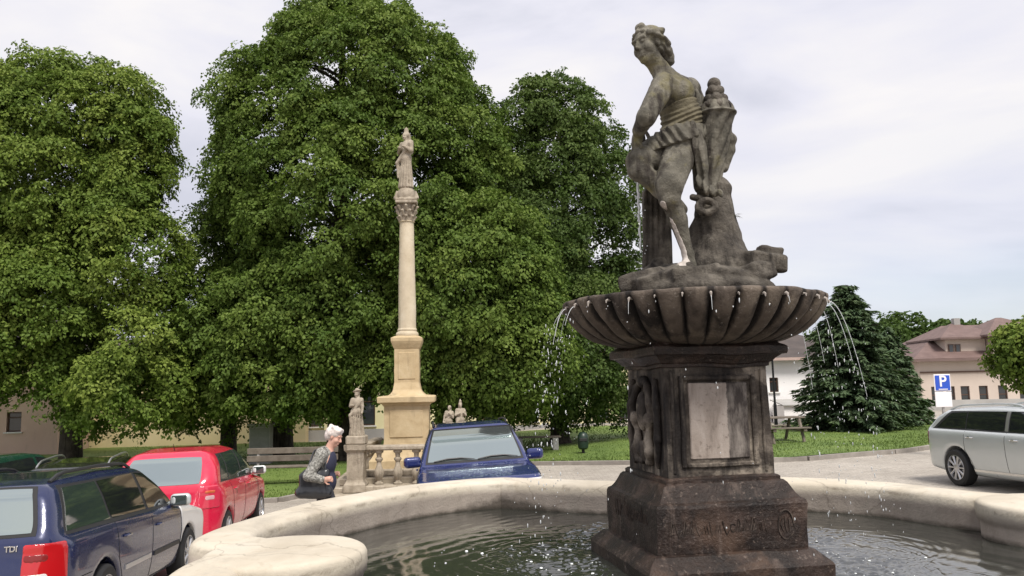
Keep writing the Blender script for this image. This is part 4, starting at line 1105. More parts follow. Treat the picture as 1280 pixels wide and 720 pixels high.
def hip_roof(root, L, D, z, h, over, mat, hip=None, name='roof'):
    hip = D / 2 if hip is None else hip
    b = MB(); o = over; th_ = .14
    lo = [(-o, -o, z), (L + o, -o, z), (L + o, D + o, z), (-o, D + o, z)]
    r = [(hip, D / 2, z + h), (L - hip, D / 2, z + h)]
    V = lo + [(x, y, z_ + th_) for x, y, z_ in lo] + [(x, y, z_ + th_) for x, y, z_ in r]
    b.add(V, [(3, 2, 1, 0), (0, 1, 5, 4), (1, 2, 6, 5), (2, 3, 7, 6), (3, 0, 4, 7), (4, 5, 9, 8), (5, 6, 9), (6, 7, 8, 9), (7, 4, 8)])
    return b.build(name, mat, root, smooth=False)

# long yellow house behind the trees
pA, pB = np.array([-13.6, 34.0]), np.array([5.6, 35.6])
L_ = np.linalg.norm(pB - pA); rz = math.atan2(*(pB - pA)[::-1])
zy = float(gz(-5, 32))
yh = thing('yellow_house', 'long low pale yellow house with slim windows seen under the trees', 'house', (pA[0], pA[1], zy), rz)
wins = []
def lx_of(px_):                                # distance along the front where a photo column meets it
    v = ray(px_, 540); d = pB - pA; A_ = np.array([[v[0], -d[0]], [v[1], -d[1]]]); return np.linalg.solve(A_, pA)[1] * L_
for px_ in (217, 270, 330, 395, 460, 560, 613, 664, 714, 754, 783):
    x = lx_of(px_); wins.append((x - .30, x + .30, .55, 2.0))
wall_with('wall', yh, L_, -.4, 3.5, 8, MAT['lime_wall'], wins, MAT['frame_brown'], MAT['frame_white'])
MB().box((-.02, -.06, -.4), (L_ + .02, -.003, .40)).build('plinth', MAT['grey_plinth'], yh, smooth=False)
hip_roof(yh, L_, 8, 3.5, 2.8, .4, MAT['roof_brown'])
# left yellow house and pink house
pA2 = np.array([-17.2, 30.6])
y2 = thing('yellow_house', 'warm yellow house wall seen behind the red hatchback under the left trees', 'house', (-16.6, 31.6, float(gz(-15, 30))), math.radians(9))
wall_with('wall', y2, 8.2, -.4, 3.4, 1.4, MAT['yellow_wall'], [(2.42, 2.95, 1.05, 2.3), (5.0, 5.55, 1.05, 2.3), (6.9, 7.4, 1.05, 2.3)], MAT['frame_brown'], MAT['frame_white'])
hip_roof(y2, 8.2, 1.4, 3.4, .8, .3, MAT['roof_brown'], .7)
ph = thing('pink_house', 'salmon pink house with a grey downpipe at the left edge', 'house', (-22.5, 28.3, float(gz(-18, 29))), math.radians(6))
wall_with('wall', ph, 6.2, -.4, 3.6, 7, MAT['pink_wall'], [(1.0, 1.8, .8, 2.2), (3.32, 3.75, .5, 2.3), (4.45, 4.95, .9, 1.6)], MAT['frame_brown'], MAT['frame_white'])
hip_roof(ph, 6.2, 7, 3.6, 2.6, .4, MAT['roof_brown'])
for q in (yh, y2, ph):            # set well back behind the trees
    q.location.x *= 1.13; q.location.y *= 1.13; q.scale = (1.13, 1.13, 1.13)
MB().tube([(3.98, -.08, -.3), (3.98, -.08, 3.55)], .055, 10).build('downpipe', MAT['metal_dark'], ph)

# white house with brown roof, right of the fountain
zw = float(gz(9, 34)); wl_ = at(880, 500, 35.0)[0]
wh = thing('white_house', 'white house with dark brown roof half hidden behind the fountain and spruce', 'house', (wl_, 35.0, zw), 0)
ez = at(990, 447, 35.0)[2] - zw
def hx(px_): return at(px_, 480, 35.0)[0] - wl_
wall_with('wall', wh, hx(1062), -.4, ez, 7.5, MAT['white_wall'], [(hx(962), hx(973), at(967, 490, 35)[2] - zw, at(967, 472, 35)[2] - zw), (hx(1008), hx(1018), at(1012, 486, 35)[2] - zw, at(1012, 472, 35)[2] - zw), (hx(962), hx(973), at(967, 527, 35)[2] - zw, at(967, 519, 35)[2] - zw)], MAT['frame_brown'], MAT['frame_white'])
r_ = MB(); lw = hx(1062); o_ = .35; rzz = at(1000, 410, 38.5)[2] - zw
V = [(-o_, -o_, ez), (lw + o_, -o_, ez), (lw + o_, 7.85, ez), (-o_, 7.85, ez), (-o_, 3.75, rzz), (lw - 1.9, 3.75, rzz), (lw - .2, 2.2, ez + (rzz - ez) * .55), (lw - .2, 5.3, ez + (rzz - ez) * .55)]
r_.add(V, [(3, 2, 1, 0), (0, 1, 6, 5, 4), (1, 2, 7, 6), (6, 7, 5), (2, 3, 4, 5, 7), (3, 0, 4)]); r_.build('roof', MAT['roof_brown'], wh, smooth=False)
MB().box((-o_, -o_ - .1, ez - .12), (lw + o_, -o_ + .02, ez - .003)).build('gutter', stone('pinkish_gutter', [(0.3, (0.42, 0.30, 0.27)), (0.7, (0.5, 0.38, 0.34))]), wh, smooth=False)
le = thing('lean_to', 'small white lean-to shed with a dark sloping roof against the white house', 'shed', (at(976, 510, 33.6)[0], 33.2, float(gz(10, 33))), 0)
MB().box((0, 0, -.2), (1.0, 1.5, .75)).build('wall', MAT['white_wall'], le, smooth=False)
MB().add([(-.08, -.12, .76), (1.08, -.12, .76), (1.08, 1.55, .95), (-.08, 1.55, .95), (-.08, -.12, .80), (1.08, -.12, .80), (1.08, 1.55, .99), (-.08, 1.55, .99)], [(3,2,1,0),(4,5,6,7),(0,1,5,4),(1,2,6,5),(2,3,7,6),(3,0,4,7)]).build('roof', MAT['grey_plinth'], le, smooth=False)

# beige house with red roofs, far right
BDp = 43.0
def bp(px_, py, y=BDp): return at(px_, py, y)
zbh = float(gz(20, 43)); b0x = bp(1153, 500)[0]
bh_ = thing('beige_house', 'beige house with tall narrow windows and weathered red roofs at the right', 'house', (b0x, BDp, zbh), math.radians(-7))
def bxl(px_): return (bp(px_, 495)[0] - b0x) * 1.02
def bzl(py, px_=1200): return bp(px_, py)[2] - zbh
bez = bzl(452, 1155)
W_ = [(bxl(c_) - .20, bxl(c_) + .20, bzl(509, c_), bzl(483, c_)) for c_ in (1169, 1186, 1203, 1224, 1246, 1270, 1296, 1320)]
wz0, wz1 = np.mean([w[2] for w in W_]), np.mean([w[3] for w in W_]); W_ = [(w[0] - .02, w[1] + .02, wz0 - .35, wz1 + .05) for w in W_]
wall_with('wall', bh_, 12.5, -.5, bez, 9, MAT['beige_wall'], W_, MAT['frame_brown'], MAT['beige_wall'])
MB().box((-.03, -.06, bez - .62), (12.5, -.003, bez - .54)).build('string_course', MAT['frame_brown'], bh_, smooth=False)
MB().box((-.03, -.07, -.5), (12.5, -.004, .55)).build('plinth', MAT['grey_plinth'], bh_, smooth=False)
hip_roof(bh_, 12.5, 9, bez, 2.0, .45, MAT['roof_red'], 3.0)
dx0, dx1 = bxl(1189), bxl(1236); dz1 = bzl(424, 1200)
dm = MB(); dm.box((dx0, .5, bez + .2), (dx1, 5, dz1)); dmo = dm.build('upper_storey', MAT['beige_wall'], bh_, smooth=False)
for c_ in (1195, 1203):
    wv = MB().box((bxl(c_) - .14, .44, bzl(446, c_)), (bxl(c_) + .14, .496, bzl(430, c_))).build('window', MAT['frame_brown'], bh_, smooth=False)
    MB().box((bxl(c_) - .09, .425, bzl(445, c_)), (bxl(c_) + .09, .437, bzl(431, c_))).build('pane', MAT['pane'], wv, smooth=False)
def small_hip(x0, x1, y0, y1, z, h, nm='roof'):
    b = MB(); o = .35; c1 = (x0 + min(1.6, (x1 - x0) / 2.2), (y0 + y1) / 2); c2 = (x1 - min(1.6, (x1 - x0) / 2.2), (y0 + y1) / 2)
    V = [(x0 - o, y0 - o, z), (x1 + o, y0 - o, z), (x1 + o, y1 + o, z), (x0 - o, y1 + o, z), (x0 - o, y0 - o, z + .1), (x1 + o, y0 - o, z + .1), (x1 + o, y1 + o, z + .1), (x0 - o, y1 + o, z + .1), (c1[0], c1[1], z + h), (c2[0], c2[1], z + h)]
    b.add(V, [(3,2,1,0),(0,1,5,4),(1,2,6,5),(2,3,7,6),(3,0,4,7),(4,5,9,8),(5,6,9),(6,7,8,9),(7,4,8)]); return b.build(nm, MAT['roof_red'], bh_, smooth=False)
small_hip(dx0, dx1 + .8, .5, 5, dz1, 1.0)
d2 = MB().box((bxl(1237), -.2, bez + .2), (bxl(1310), 5, bzl(421, 1250))).build('upper_storey', MAT['beige_wall'], bh_, smooth=False)
small_hip(bxl(1237), bxl(1310), -.2, 5, bzl(421, 1250), 1.15)
MB().box((bxl(1224) - .16, 2.5, bez + 1.5), (bxl(1224) + .16, 2.9, bzl(396, 1224) + .1)).build('chimney', MAT['grey_plinth'], bh_, smooth=False)

# ------------------------------------------------------------------ trees
def m_leaf(name, c0, c1, c2, trans=0.25):
    m, nt, b = new_mat(name)
    at_ = nt.nodes.new('ShaderNodeAttribute'); at_.attribute_name = 'tint'
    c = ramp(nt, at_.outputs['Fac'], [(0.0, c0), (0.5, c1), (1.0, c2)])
    nt.links.new(c, b.inputs['Base Color']); b.inputs['Roughness'].default_value = 0.62; b.inputs['Specular IOR Level'].default_value = 0.18
    tr = nt.nodes.new('ShaderNodeBsdfTranslucent'); nt.links.new(mixc(nt, 0.5, c, (0.13, 0.24, 0.035)), tr.inputs[0])
    mx = nt.nodes.new('ShaderNodeMixShader'); mx.inputs[0].default_value = trans
    nt.links.new(b.outputs[0], mx.inputs[1]); nt.links.new(tr.outputs[0], mx.inputs[2])
    nt.links.new(mx.outputs[0], nt.nodes['Material Output'].inputs[0]); return m
MAT['leaf_mid'] = m_leaf('linden_leaves', (0.058, 0.102, 0.019), (0.104, 0.158, 0.029), (0.162, 0.218, 0.044))
MAT['leaf_yellow_green'] = m_leaf('maple_leaves', (0.072, 0.122, 0.020), (0.132, 0.190, 0.033), (0.212, 0.265, 0.052))  # foliage with a lighter yellow green colour of its own
MAT['leaf_dark'] = m_leaf('dark_leaves', (0.042, 0.076, 0.019), (0.073, 0.114, 0.027), (0.115, 0.158, 0.040))
MAT['needle'] = m_leaf('spruce_needles', (0.045, 0.078, 0.042), (0.074, 0.115, 0.058), (0.115, 0.160, 0.075), 0.1)
MAT['bark'] = stone('tree_bark', [(0.3, (0.035, 0.028, 0.022)), (0.7, (0.095, 0.078, 0.062))], 4.0, streak=((0.02, 0.015, 0.012), 0.48, 0.66, 14), bumps=0.8, bdist=0.03)

def leaf_mesh(name, C, Nrm, Ax, L, W, tint, rs_):
    """rhomb leaves folded along the midrib; C centres, Nrm normals, Ax long axis"""
    S = np.cross(Nrm, Ax); S /= np.linalg.norm(S, axis=1, keepdims=True) + 1e-9
    L = L[:, None]; W = W[:, None]
    p0 = C - Ax * L * .5; p2 = C + Ax * L * .5 - Nrm * L * .10
    p1 = C + S * W * .5 + Nrm * W * .14 - Ax * L * .06; p3 = C - S * W * .5 + Nrm * W * .14 - Ax * L * .06
    V = np.stack([p0, p1, p2, p3], 1).reshape(-1, 3); F = np.arange(len(V)).reshape(-1, 4)
    me = mesh_np(name, V, F, smooth=False)
    a = me.attributes.new('tint', 'FLOAT', 'POINT'); a.data.foreach_set('value', np.repeat(np.clip(tint, 0, 1), 4).astype(np.float32))
    return me
def crown_leaves(ells, seed, n_bough, n_spray, n_leaf, leaf=.118, bough_r=.95, spray_r=.34, front=None, inner=.25):
    """boughs on the outer shell of the union of ellipsoids -> sprays on the boughs -> leaves"""
    r = np.random.RandomState(seed); ells = [(np.array(c), np.array(q)) for c, q in ells]
    area = np.array([q[0] * q[2] + q[0] * q[1] + q[1] * q[2] for c, q in ells]); area /= area.sum()
    Bc, Bn = [], []
    tries = 0
    while len(Bc) < n_bough and tries < n_bough * 40:
        tries += 1
        i = r.choice(len(ells), p=area); c, q = ells[i]; d = unit(r.randn(3))
        if d[1] > .25 and r.rand() < .62: continue             # thinner on the side away from the square
        rad = 1.0 + .16 * float(fbm(d * 2.1 + seed, 2)) if r.rand() > inner else r.uniform(.45, .85)
        p = c + d * q * (rad - .10)
        if any((((p - c2) / q2) ** 2).sum() < .66 for j, (c2, q2) in enumerate(ells) if j != i): continue
        if any(np.linalg.norm(p - b) < bough_r * .62 for b in Bc[-160:]): continue
        Bc.append(p); Bn.append(unit(d / q * q.mean()))
    Bc, Bn = np.array(Bc), np.array(Bn); nb = len(Bc)
    br = bough_r * r.uniform(.65, 1.25, nb); bt = r.rand(nb)
    d = unit(r.randn(nb, n_spray, 3) + Bn[:, None] * .55 + np.array([0, 0, .35]))
    sc = Bc[:, None] + d * (br[:, None, None] * r.uniform(.55, 1.12, (nb, n_spray, 1))) * np.array([1.0, 1.0, .92])
    sn = unit(d * .55 + Bn[:, None] * .30 + np.array([0, 0, .55]) + r.randn(nb, n_spray, 3) * .38)
    # tint varies per bough and spray, lighter on upward facing sprays
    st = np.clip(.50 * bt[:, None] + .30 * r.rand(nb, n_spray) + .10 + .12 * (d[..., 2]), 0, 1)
    sc, sn, st, sd = sc.reshape(-1, 3), sn.reshape(-1, 3), st.ravel(), d.reshape(-1, 3)
    ns = len(sc)
    a = unit(np.cross(sn, unit(r.randn(ns, 3)))); b = np.cross(sn, a)
    u = r.rand(ns, n_leaf) ** .5; ph = r.rand(ns, n_leaf) * 6.283
    off = (a[:, None] * np.cos(ph)[..., None] + b[:, None] * np.sin(ph)[..., None]) * (u * spray_r * r.uniform(.7, 1.3, (ns, 1)))[..., None]
    C = sc[:, None] + off + sn[:, None] * (r.randn(ns, n_leaf, 1) * .045) - np.array([0, 0, 1.]) * (u ** 2 * spray_r * .30)[..., None]
    nn = unit(sn[:, None] + r.randn(ns, n_leaf, 3) * .55 + off / spray_r * .35)
    ax = unit(off + np.array([0, 0, -.12]) + r.randn(ns, n_leaf, 3) * .10 + sd[:, None] * .06)
    ax = unit(ax - nn * (ax * nn).sum(-1, keepdims=True))
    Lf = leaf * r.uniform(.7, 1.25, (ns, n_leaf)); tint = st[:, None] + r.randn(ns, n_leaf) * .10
    return C.reshape(-1, 3), nn.reshape(-1, 3), ax.reshape(-1, 3), Lf.ravel(), (Lf * .66).ravel(), tint.ravel(), r, Bc
def limb_path(p0, p1, r, sag=.12):
    p0, p1 = np.array(p0), np.array(p1); L = np.linalg.norm(p1 - p0); P = []
    for t in np.linspace(0, 1, 6):
        q = p0 * (1 - t) + p1 * t; q = q + np.array([0, 0, math.sin(t * math.pi) * L * sag]) + (r.randn(3) * L * .025 if 0 < t < 1 else 0); P.append(q)
    return P
def tree(name, label, base, ells, seed, nb, nsp, nlf, mat, tr=.28, group=None, leaf=.118, br=.85, sr=.34, top=None, trunk_h=None, inner=.25):
    bz_ = float(gz(base[0], base[1])) + (.05)
    t = thing(name, label, 'tree', (base[0], base[1], bz_), 0, group); org = np.array([base[0], base[1], bz_])
    C, n, ax, L, W, ti, r, Bc = crown_leaves(ells, seed, nb, nsp, nlf, leaf, br, sr, inner=inner)
    me = leaf_mesh('crown', C - org, n, ax, L, W, ti, r); link('crown', me, mat, t)
    top = max(e[0][2] + e[1][2] * .55 for e in ells) if top is None else top
    b = MB(); cx_ = np.mean([e[0][0] for e in ells]); cy_ = np.mean([e[0][1] for e in ells]); H = top - bz_
    axis = [np.array([0, 0, -.2]), np.array([.02, 0, .25]), np.array([.0, 0, 1.4]), np.array([(cx_ - org[0]) * .2, (cy_ - org[1]) * .2, H * .35]), np.array([(cx_ - org[0]) * .6, (cy_ - org[1]) * .6, H * .65]), np.array([cx_ - org[0], cy_ - org[1], H])]
    b.tube(axis, [tr * 1.7, tr * 1.15, tr, tr * .8, tr * .5, tr * .12], 12)
    for q in Bc[r.permutation(len(Bc))[:min(len(Bc), 46)]]:
        q = q - org; f = min(.9, max(.10, (q[2] - .25 * np.linalg.norm(q[:2])) / H)); s_ = f * H
        k_ = np.interp(s_, [a[2] for a in axis], range(6)); i = min(4, int(k_)); p = axis[i] + (axis[i + 1] - axis[i]) * (k_ - i)
        rr = tr * (.34 - .22 * f); b.tube(limb_path(p, q, r), [rr, rr * .85, rr * .65, rr * .48, rr * .3, rr * .12], 6)
    b.build('trunk', mat=MAT['bark'], parent=t)
    return t
def E_(px_, py, d, rx, rz, ry=None):
    return (at(px_, py, d), (rx * d / FPX, (ry or rx * .85) * d / FPX, rz * d / FPX))
TG = 'tall broadleaved trees behind the column'
def bs_(px_, d): return (at(px_, 560, d)[0], d)
tree('broadleaf_tree', 'bright yellow green broadleaved tree at the left behind the parked cars', bs_(88, 26.5),
     [E_(100, 195, 26.5, 100, 100), E_(35, 240, 25.8, 100, 140), E_(152, 215, 26, 48, 95), E_(150, 345, 25.5, 66, 115), E_(60, 400, 25, 112, 82), E_(165, 455, 25.2, 80, 78), E_(70, 140, 26.8, 75, 50), E_(150, 135, 26.8, 44, 38)],
     101, 225, 23, 54, MAT['leaf_yellow_green'], .32, TG)
tree('broadleaf_tree', 'tall broadleaved tree reaching out of the left edge of the picture', bs_(-75, 28.5),
     [E_(-55, 160, 28.5, 85, 125), E_(-75, 330, 28, 100, 160)], 102, 75, 20, 50, MAT['leaf_yellow_green'], .32, TG)
tree('broadleaf_tree', 'thin feathery topped tree between the left tree and the tall middle one', bs_(285, 29),
     [E_(290, 140, 29.5, 18, 62), E_(292, 260, 29, 30, 100), E_(282, 380, 28.5, 66, 110), E_(258, 465, 27.5, 72, 68)], 103, 115, 13, 36, MAT['leaf_mid'], .26, TG, br=.8)
tree('broadleaf_tree', 'tallest dense broadleaved tree rising behind the column', bs_(425, 27),
     [E_(455, 120, 27.5, 125, 118), E_(370, 190, 27, 92, 150), E_(545, 205, 27, 80, 125), E_(450, 270, 26.5, 150, 150), E_(400, 400, 26.2, 105, 110), E_(330, 430, 26, 85, 100), E_(430, 70, 28, 75, 70)],
     104, 300, 23, 54, MAT['leaf_mid'], .42, TG, inner=.2)
tree('broadleaf_tree', 'lower spreading broadleaved tree just right of the column', bs_(560, 26),
     [E_(590, 365, 25.6, 105, 110), E_(620, 430, 25.2, 85, 85), E_(550, 440, 25.4, 75, 75), E_(560, 330, 26, 90, 85)], 105, 145, 23, 54, MAT['leaf_mid'], .3, TG)
tree('broadleaf_tree', 'darker round topped tree between the column and the fountain statue', bs_(700, 28.5),
     [E_(690, 190, 29, 68, 82), E_(735, 265, 29, 62, 110), E_(680, 300, 28.6, 72, 110), E_(735, 400, 28.4, 60, 90), E_(690, 450, 28.2, 80, 68), E_(765, 470, 28.5, 45, 50)],
     106, 165, 23, 50, MAT['leaf_dark'], .30, TG, br=.85)
# more trunks that stand under the crowns
tr_pts = [(322, 29.0, .30, 'broadleaf_tree', 'slim dark tree with its trunk beside the wooden bench'),]
tree('broadleaf_tree', 'dark trunked tree standing behind the wooden bench and the walking woman', bs_(352, 28.6),
     [E_(352, 400, 29, 70, 95), E_(330, 300, 29.3, 80, 110)], 107, 55, 18, 44, MAT['leaf_dark'], .36, TG)
# right edge globe tree and the trees behind the spruce
tree('globe_tree', 'small round clipped tree at the right edge above the silver car', bs_(1292, 21),
     [E_(1302, 440, 21, 52, 36, 46)], 110, 46, 17, 20, MAT['leaf_yellow_green'], .09, None, leaf=.12, br=.42, sr=.2)
tree('broadleaf_tree', 'light green tree between the dark spruce and the beige house', bs_(1142, 48),
     [E_(1140, 486, 48, 36, 32), E_(1126, 480, 50, 26, 26)], 111, 40, 18, 20, MAT['leaf_yellow_green'], .25, 'trees beyond the spruce', leaf=.25)

def spruce(label, base, h, w, seed, ntier, dens=1.0):
    bz_ = float(gz(*base)); t = thing('spruce_tree', label, 'tree', (base[0], base[1], bz_), 0, 'spruces on the right lawn')
    r = np.random.RandomState(seed); b = MB(); b.tube([(0, 0, -.1), (0, 0, h * .5), (0, 0, h * .98)], [.16, .09, .01], 8)
    C, Nn, Ax, L, ti = [], [], [], [], []
    for i in range(ntier):
        f = i / ntier; z = .12 + f * h * .97; rad = w * (1 - f) ** .62 * (1 - .18 * max(0, .15 - f) / .15) + .10
        nbr = int((9 + 9 * (1 - f)) * dens); ph = r.rand() * 6.28
        for j in range(nbr):
            a = ph + 6.283 * j / nbr + r.randn() * .22; ln = rad * r.uniform(.70, 1.12) * (1 + .75 * float(fbm(np.array([2.2 * math.cos(a), 2.2 * math.sin(a), z * .9 + seed]), 2))); d = np.array([math.cos(a), math.sin(a), 0]); tn = .25 * r.rand() + .35 * r.rand()
            z0 = z + r.randn() * .09
            P = [np.array([0, 0, z0]) + d * ln * s_ + np.array([0, 0, ln * (.16 * s_ - .34 * s_ * s_ + .12 * s_ ** 3)]) for s_ in (0, .33, .66, 1)]
            b.tube(P, [.022, .016, .01, .004], 4, False)
            m_ = int(46 * ln) + 8; s_ = r.rand(m_) ** .7; pt = np.array([0, 0, z0]) + d * (ln * s_)[:, None] + np.array([0, 0, 1.]) * (ln * (.16 * s_ - .34 * s_ ** 2 + .12 * s_ ** 3))[:, None]
            side = np.array([-d[1], d[0], 0]); o = r.randn(m_) * .16 * (1.15 - s_) * min(1.2, ln); pt = pt + side * o[:, None] + np.array([0, 0, -1.]) * np.abs(r.randn(m_) * .07)[:, None]
            C.append(pt); Ax.append(unit(d + side * np.sign(o)[:, None] * .7 + np.array([0, 0, -.25]) + r.randn(m_, 3) * .25)); Nn.append(unit(np.array([0, 0, 1.]) + d * .3 + r.randn(m_, 3) * .45)); L.append(r.uniform(.16, .30, m_)); ti.append(tn + .3 * s_ + r.randn(m_) * .1)
    C, Nn, Ax, L, ti = map(np.concatenate, (C, Nn, Ax, L, ti)); Nn = unit(Nn - Ax * (Nn * Ax).sum(-1, keepdims=True))
    link('crown', leaf_mesh('crown', C, Nn, Ax, L, L * .34, ti, r), MAT['needle'], t); b.build('trunk', MAT['bark'], t)
xb = at(1070, 540, 27.5)
spruce('tall dark green spruce with drooping boughs on the right lawn', (xb[0], 27.5), at(1068, 352, 27.5)[2] - float(gz(xb[0], 27.5)), 2.0, 41, 34, 1.25)
xb = at(1118, 540, 29.5)
spruce('lower bushy spruce leaning against the right side of the tall spruce', (xb[0], 29.5), at(1112, 410, 29.5)[2] - float(gz(xb[0], 29.5)), 1.45, 42, 24, 1.1)
# wooded hill far off on the right
hl = [(at(1080 + 26 * i, 452 - (i % 3) * 5, 190), (6.5, 6, 6.0 + (i * 7 % 5) * .6)) for i in range(10)] + [(at(1060 + 60 * i, 444, 215), (12, 8, 7)) for i in range(6)]
C, n, ax, L, W, ti, r, Bc = crown_leaves(hl, 55, 420, 14, 12, 1.0, 3.0, 1.5, inner=0)
tag(link('wooded_hill', leaf_mesh('wooded_hill', C, n, ax, L, W, ti * .5, r), MAT['leaf_dark']), 'far off wooded hill behind the beige house', 'wood', kind='stuff')

# ------------------------------------------------------------------ cars
def paint(name, col, rough=0.28, metal=0.0, coat=1.0):
    m, nt, b = new_mat(name); v = coords(nt)
    c = mixc(nt, ramp(nt, noise(nt, 6, 6, v, 0.7), [(0.45, 0.0), (0.85, 0.05)]), col, (0.25, 0.23, 0.20))     # thin road dust
    nt.links.new(c, b.inputs['Base Color']); b.inputs['Metallic'].default_value = metal
    nt.links.new(ramp(nt, noise(nt, 4, 6, v, 0.7), [(0.3, rough * .8), (0.8, rough * 1.4)]), b.inputs['Roughness'])
    b.inputs['Coat Weight'].default_value = coat; b.inputs['Coat Roughness'].default_value = 0.05; return m
MAT['p_blue'] = paint('dark_blue_paint', (0.010, 0.017, 0.072), .26, .2)
MAT['p_suv'] = paint('royal_blue_paint', (0.011, 0.021, 0.120), .26, .2)
MAT['p_red'] = paint('raspberry_red_paint', (0.60, 0.010, 0.050), .28)
MAT['p_silver'] = paint('silver_paint', (0.58, 0.615, 0.62), .34, .4)
MAT['p_white'] = paint('white_paint', (0.70, 0.70, 0.70), .35)
MAT['p_black'] = paint('black_paint', (0.010, 0.010, 0.012), .25)
MAT['p_green'] = paint('dark_green_paint', (0.004, 0.035, 0.020), .25)
MAT['glass_dark'] = plain('tinted_glass', (0.012, 0.014, 0.016), 0.04, spec=0.9, ior=1.6)
MAT['glass_pale'] = plain('pale_reflecting_glass', (0.42, 0.48, 0.47), 0.05, .86)
MAT['glass_mid'] = plain('greenish_glass', (0.028, 0.042, 0.037), 0.04, spec=0.8, ior=1.75)
MAT['rubber'] = plain('black_rubber', (0.014, 0.014, 0.015), 0.7)
MAT['trim'] = plain('black_plastic', (0.018, 0.018, 0.019), 0.5)
MAT['alloy'] = plain('alloy', (0.55, 0.55, 0.56), 0.3, 0.8)
MAT['chrome'] = plain('chrome', (0.7, 0.7, 0.7), 0.12, 1.0)
MAT['lamp_red'] = plain('red_lens', (0.45, 0.008, 0.012), 0.12, coat=1.0)
MAT['lamp_clear'] = plain('clear_lens', (0.62, 0.60, 0.60), 0.1, coat=1.0)
MAT['lamp_amber'] = plain('amber_lens', (0.62, 0.20, 0.02), 0.12, coat=1.0)

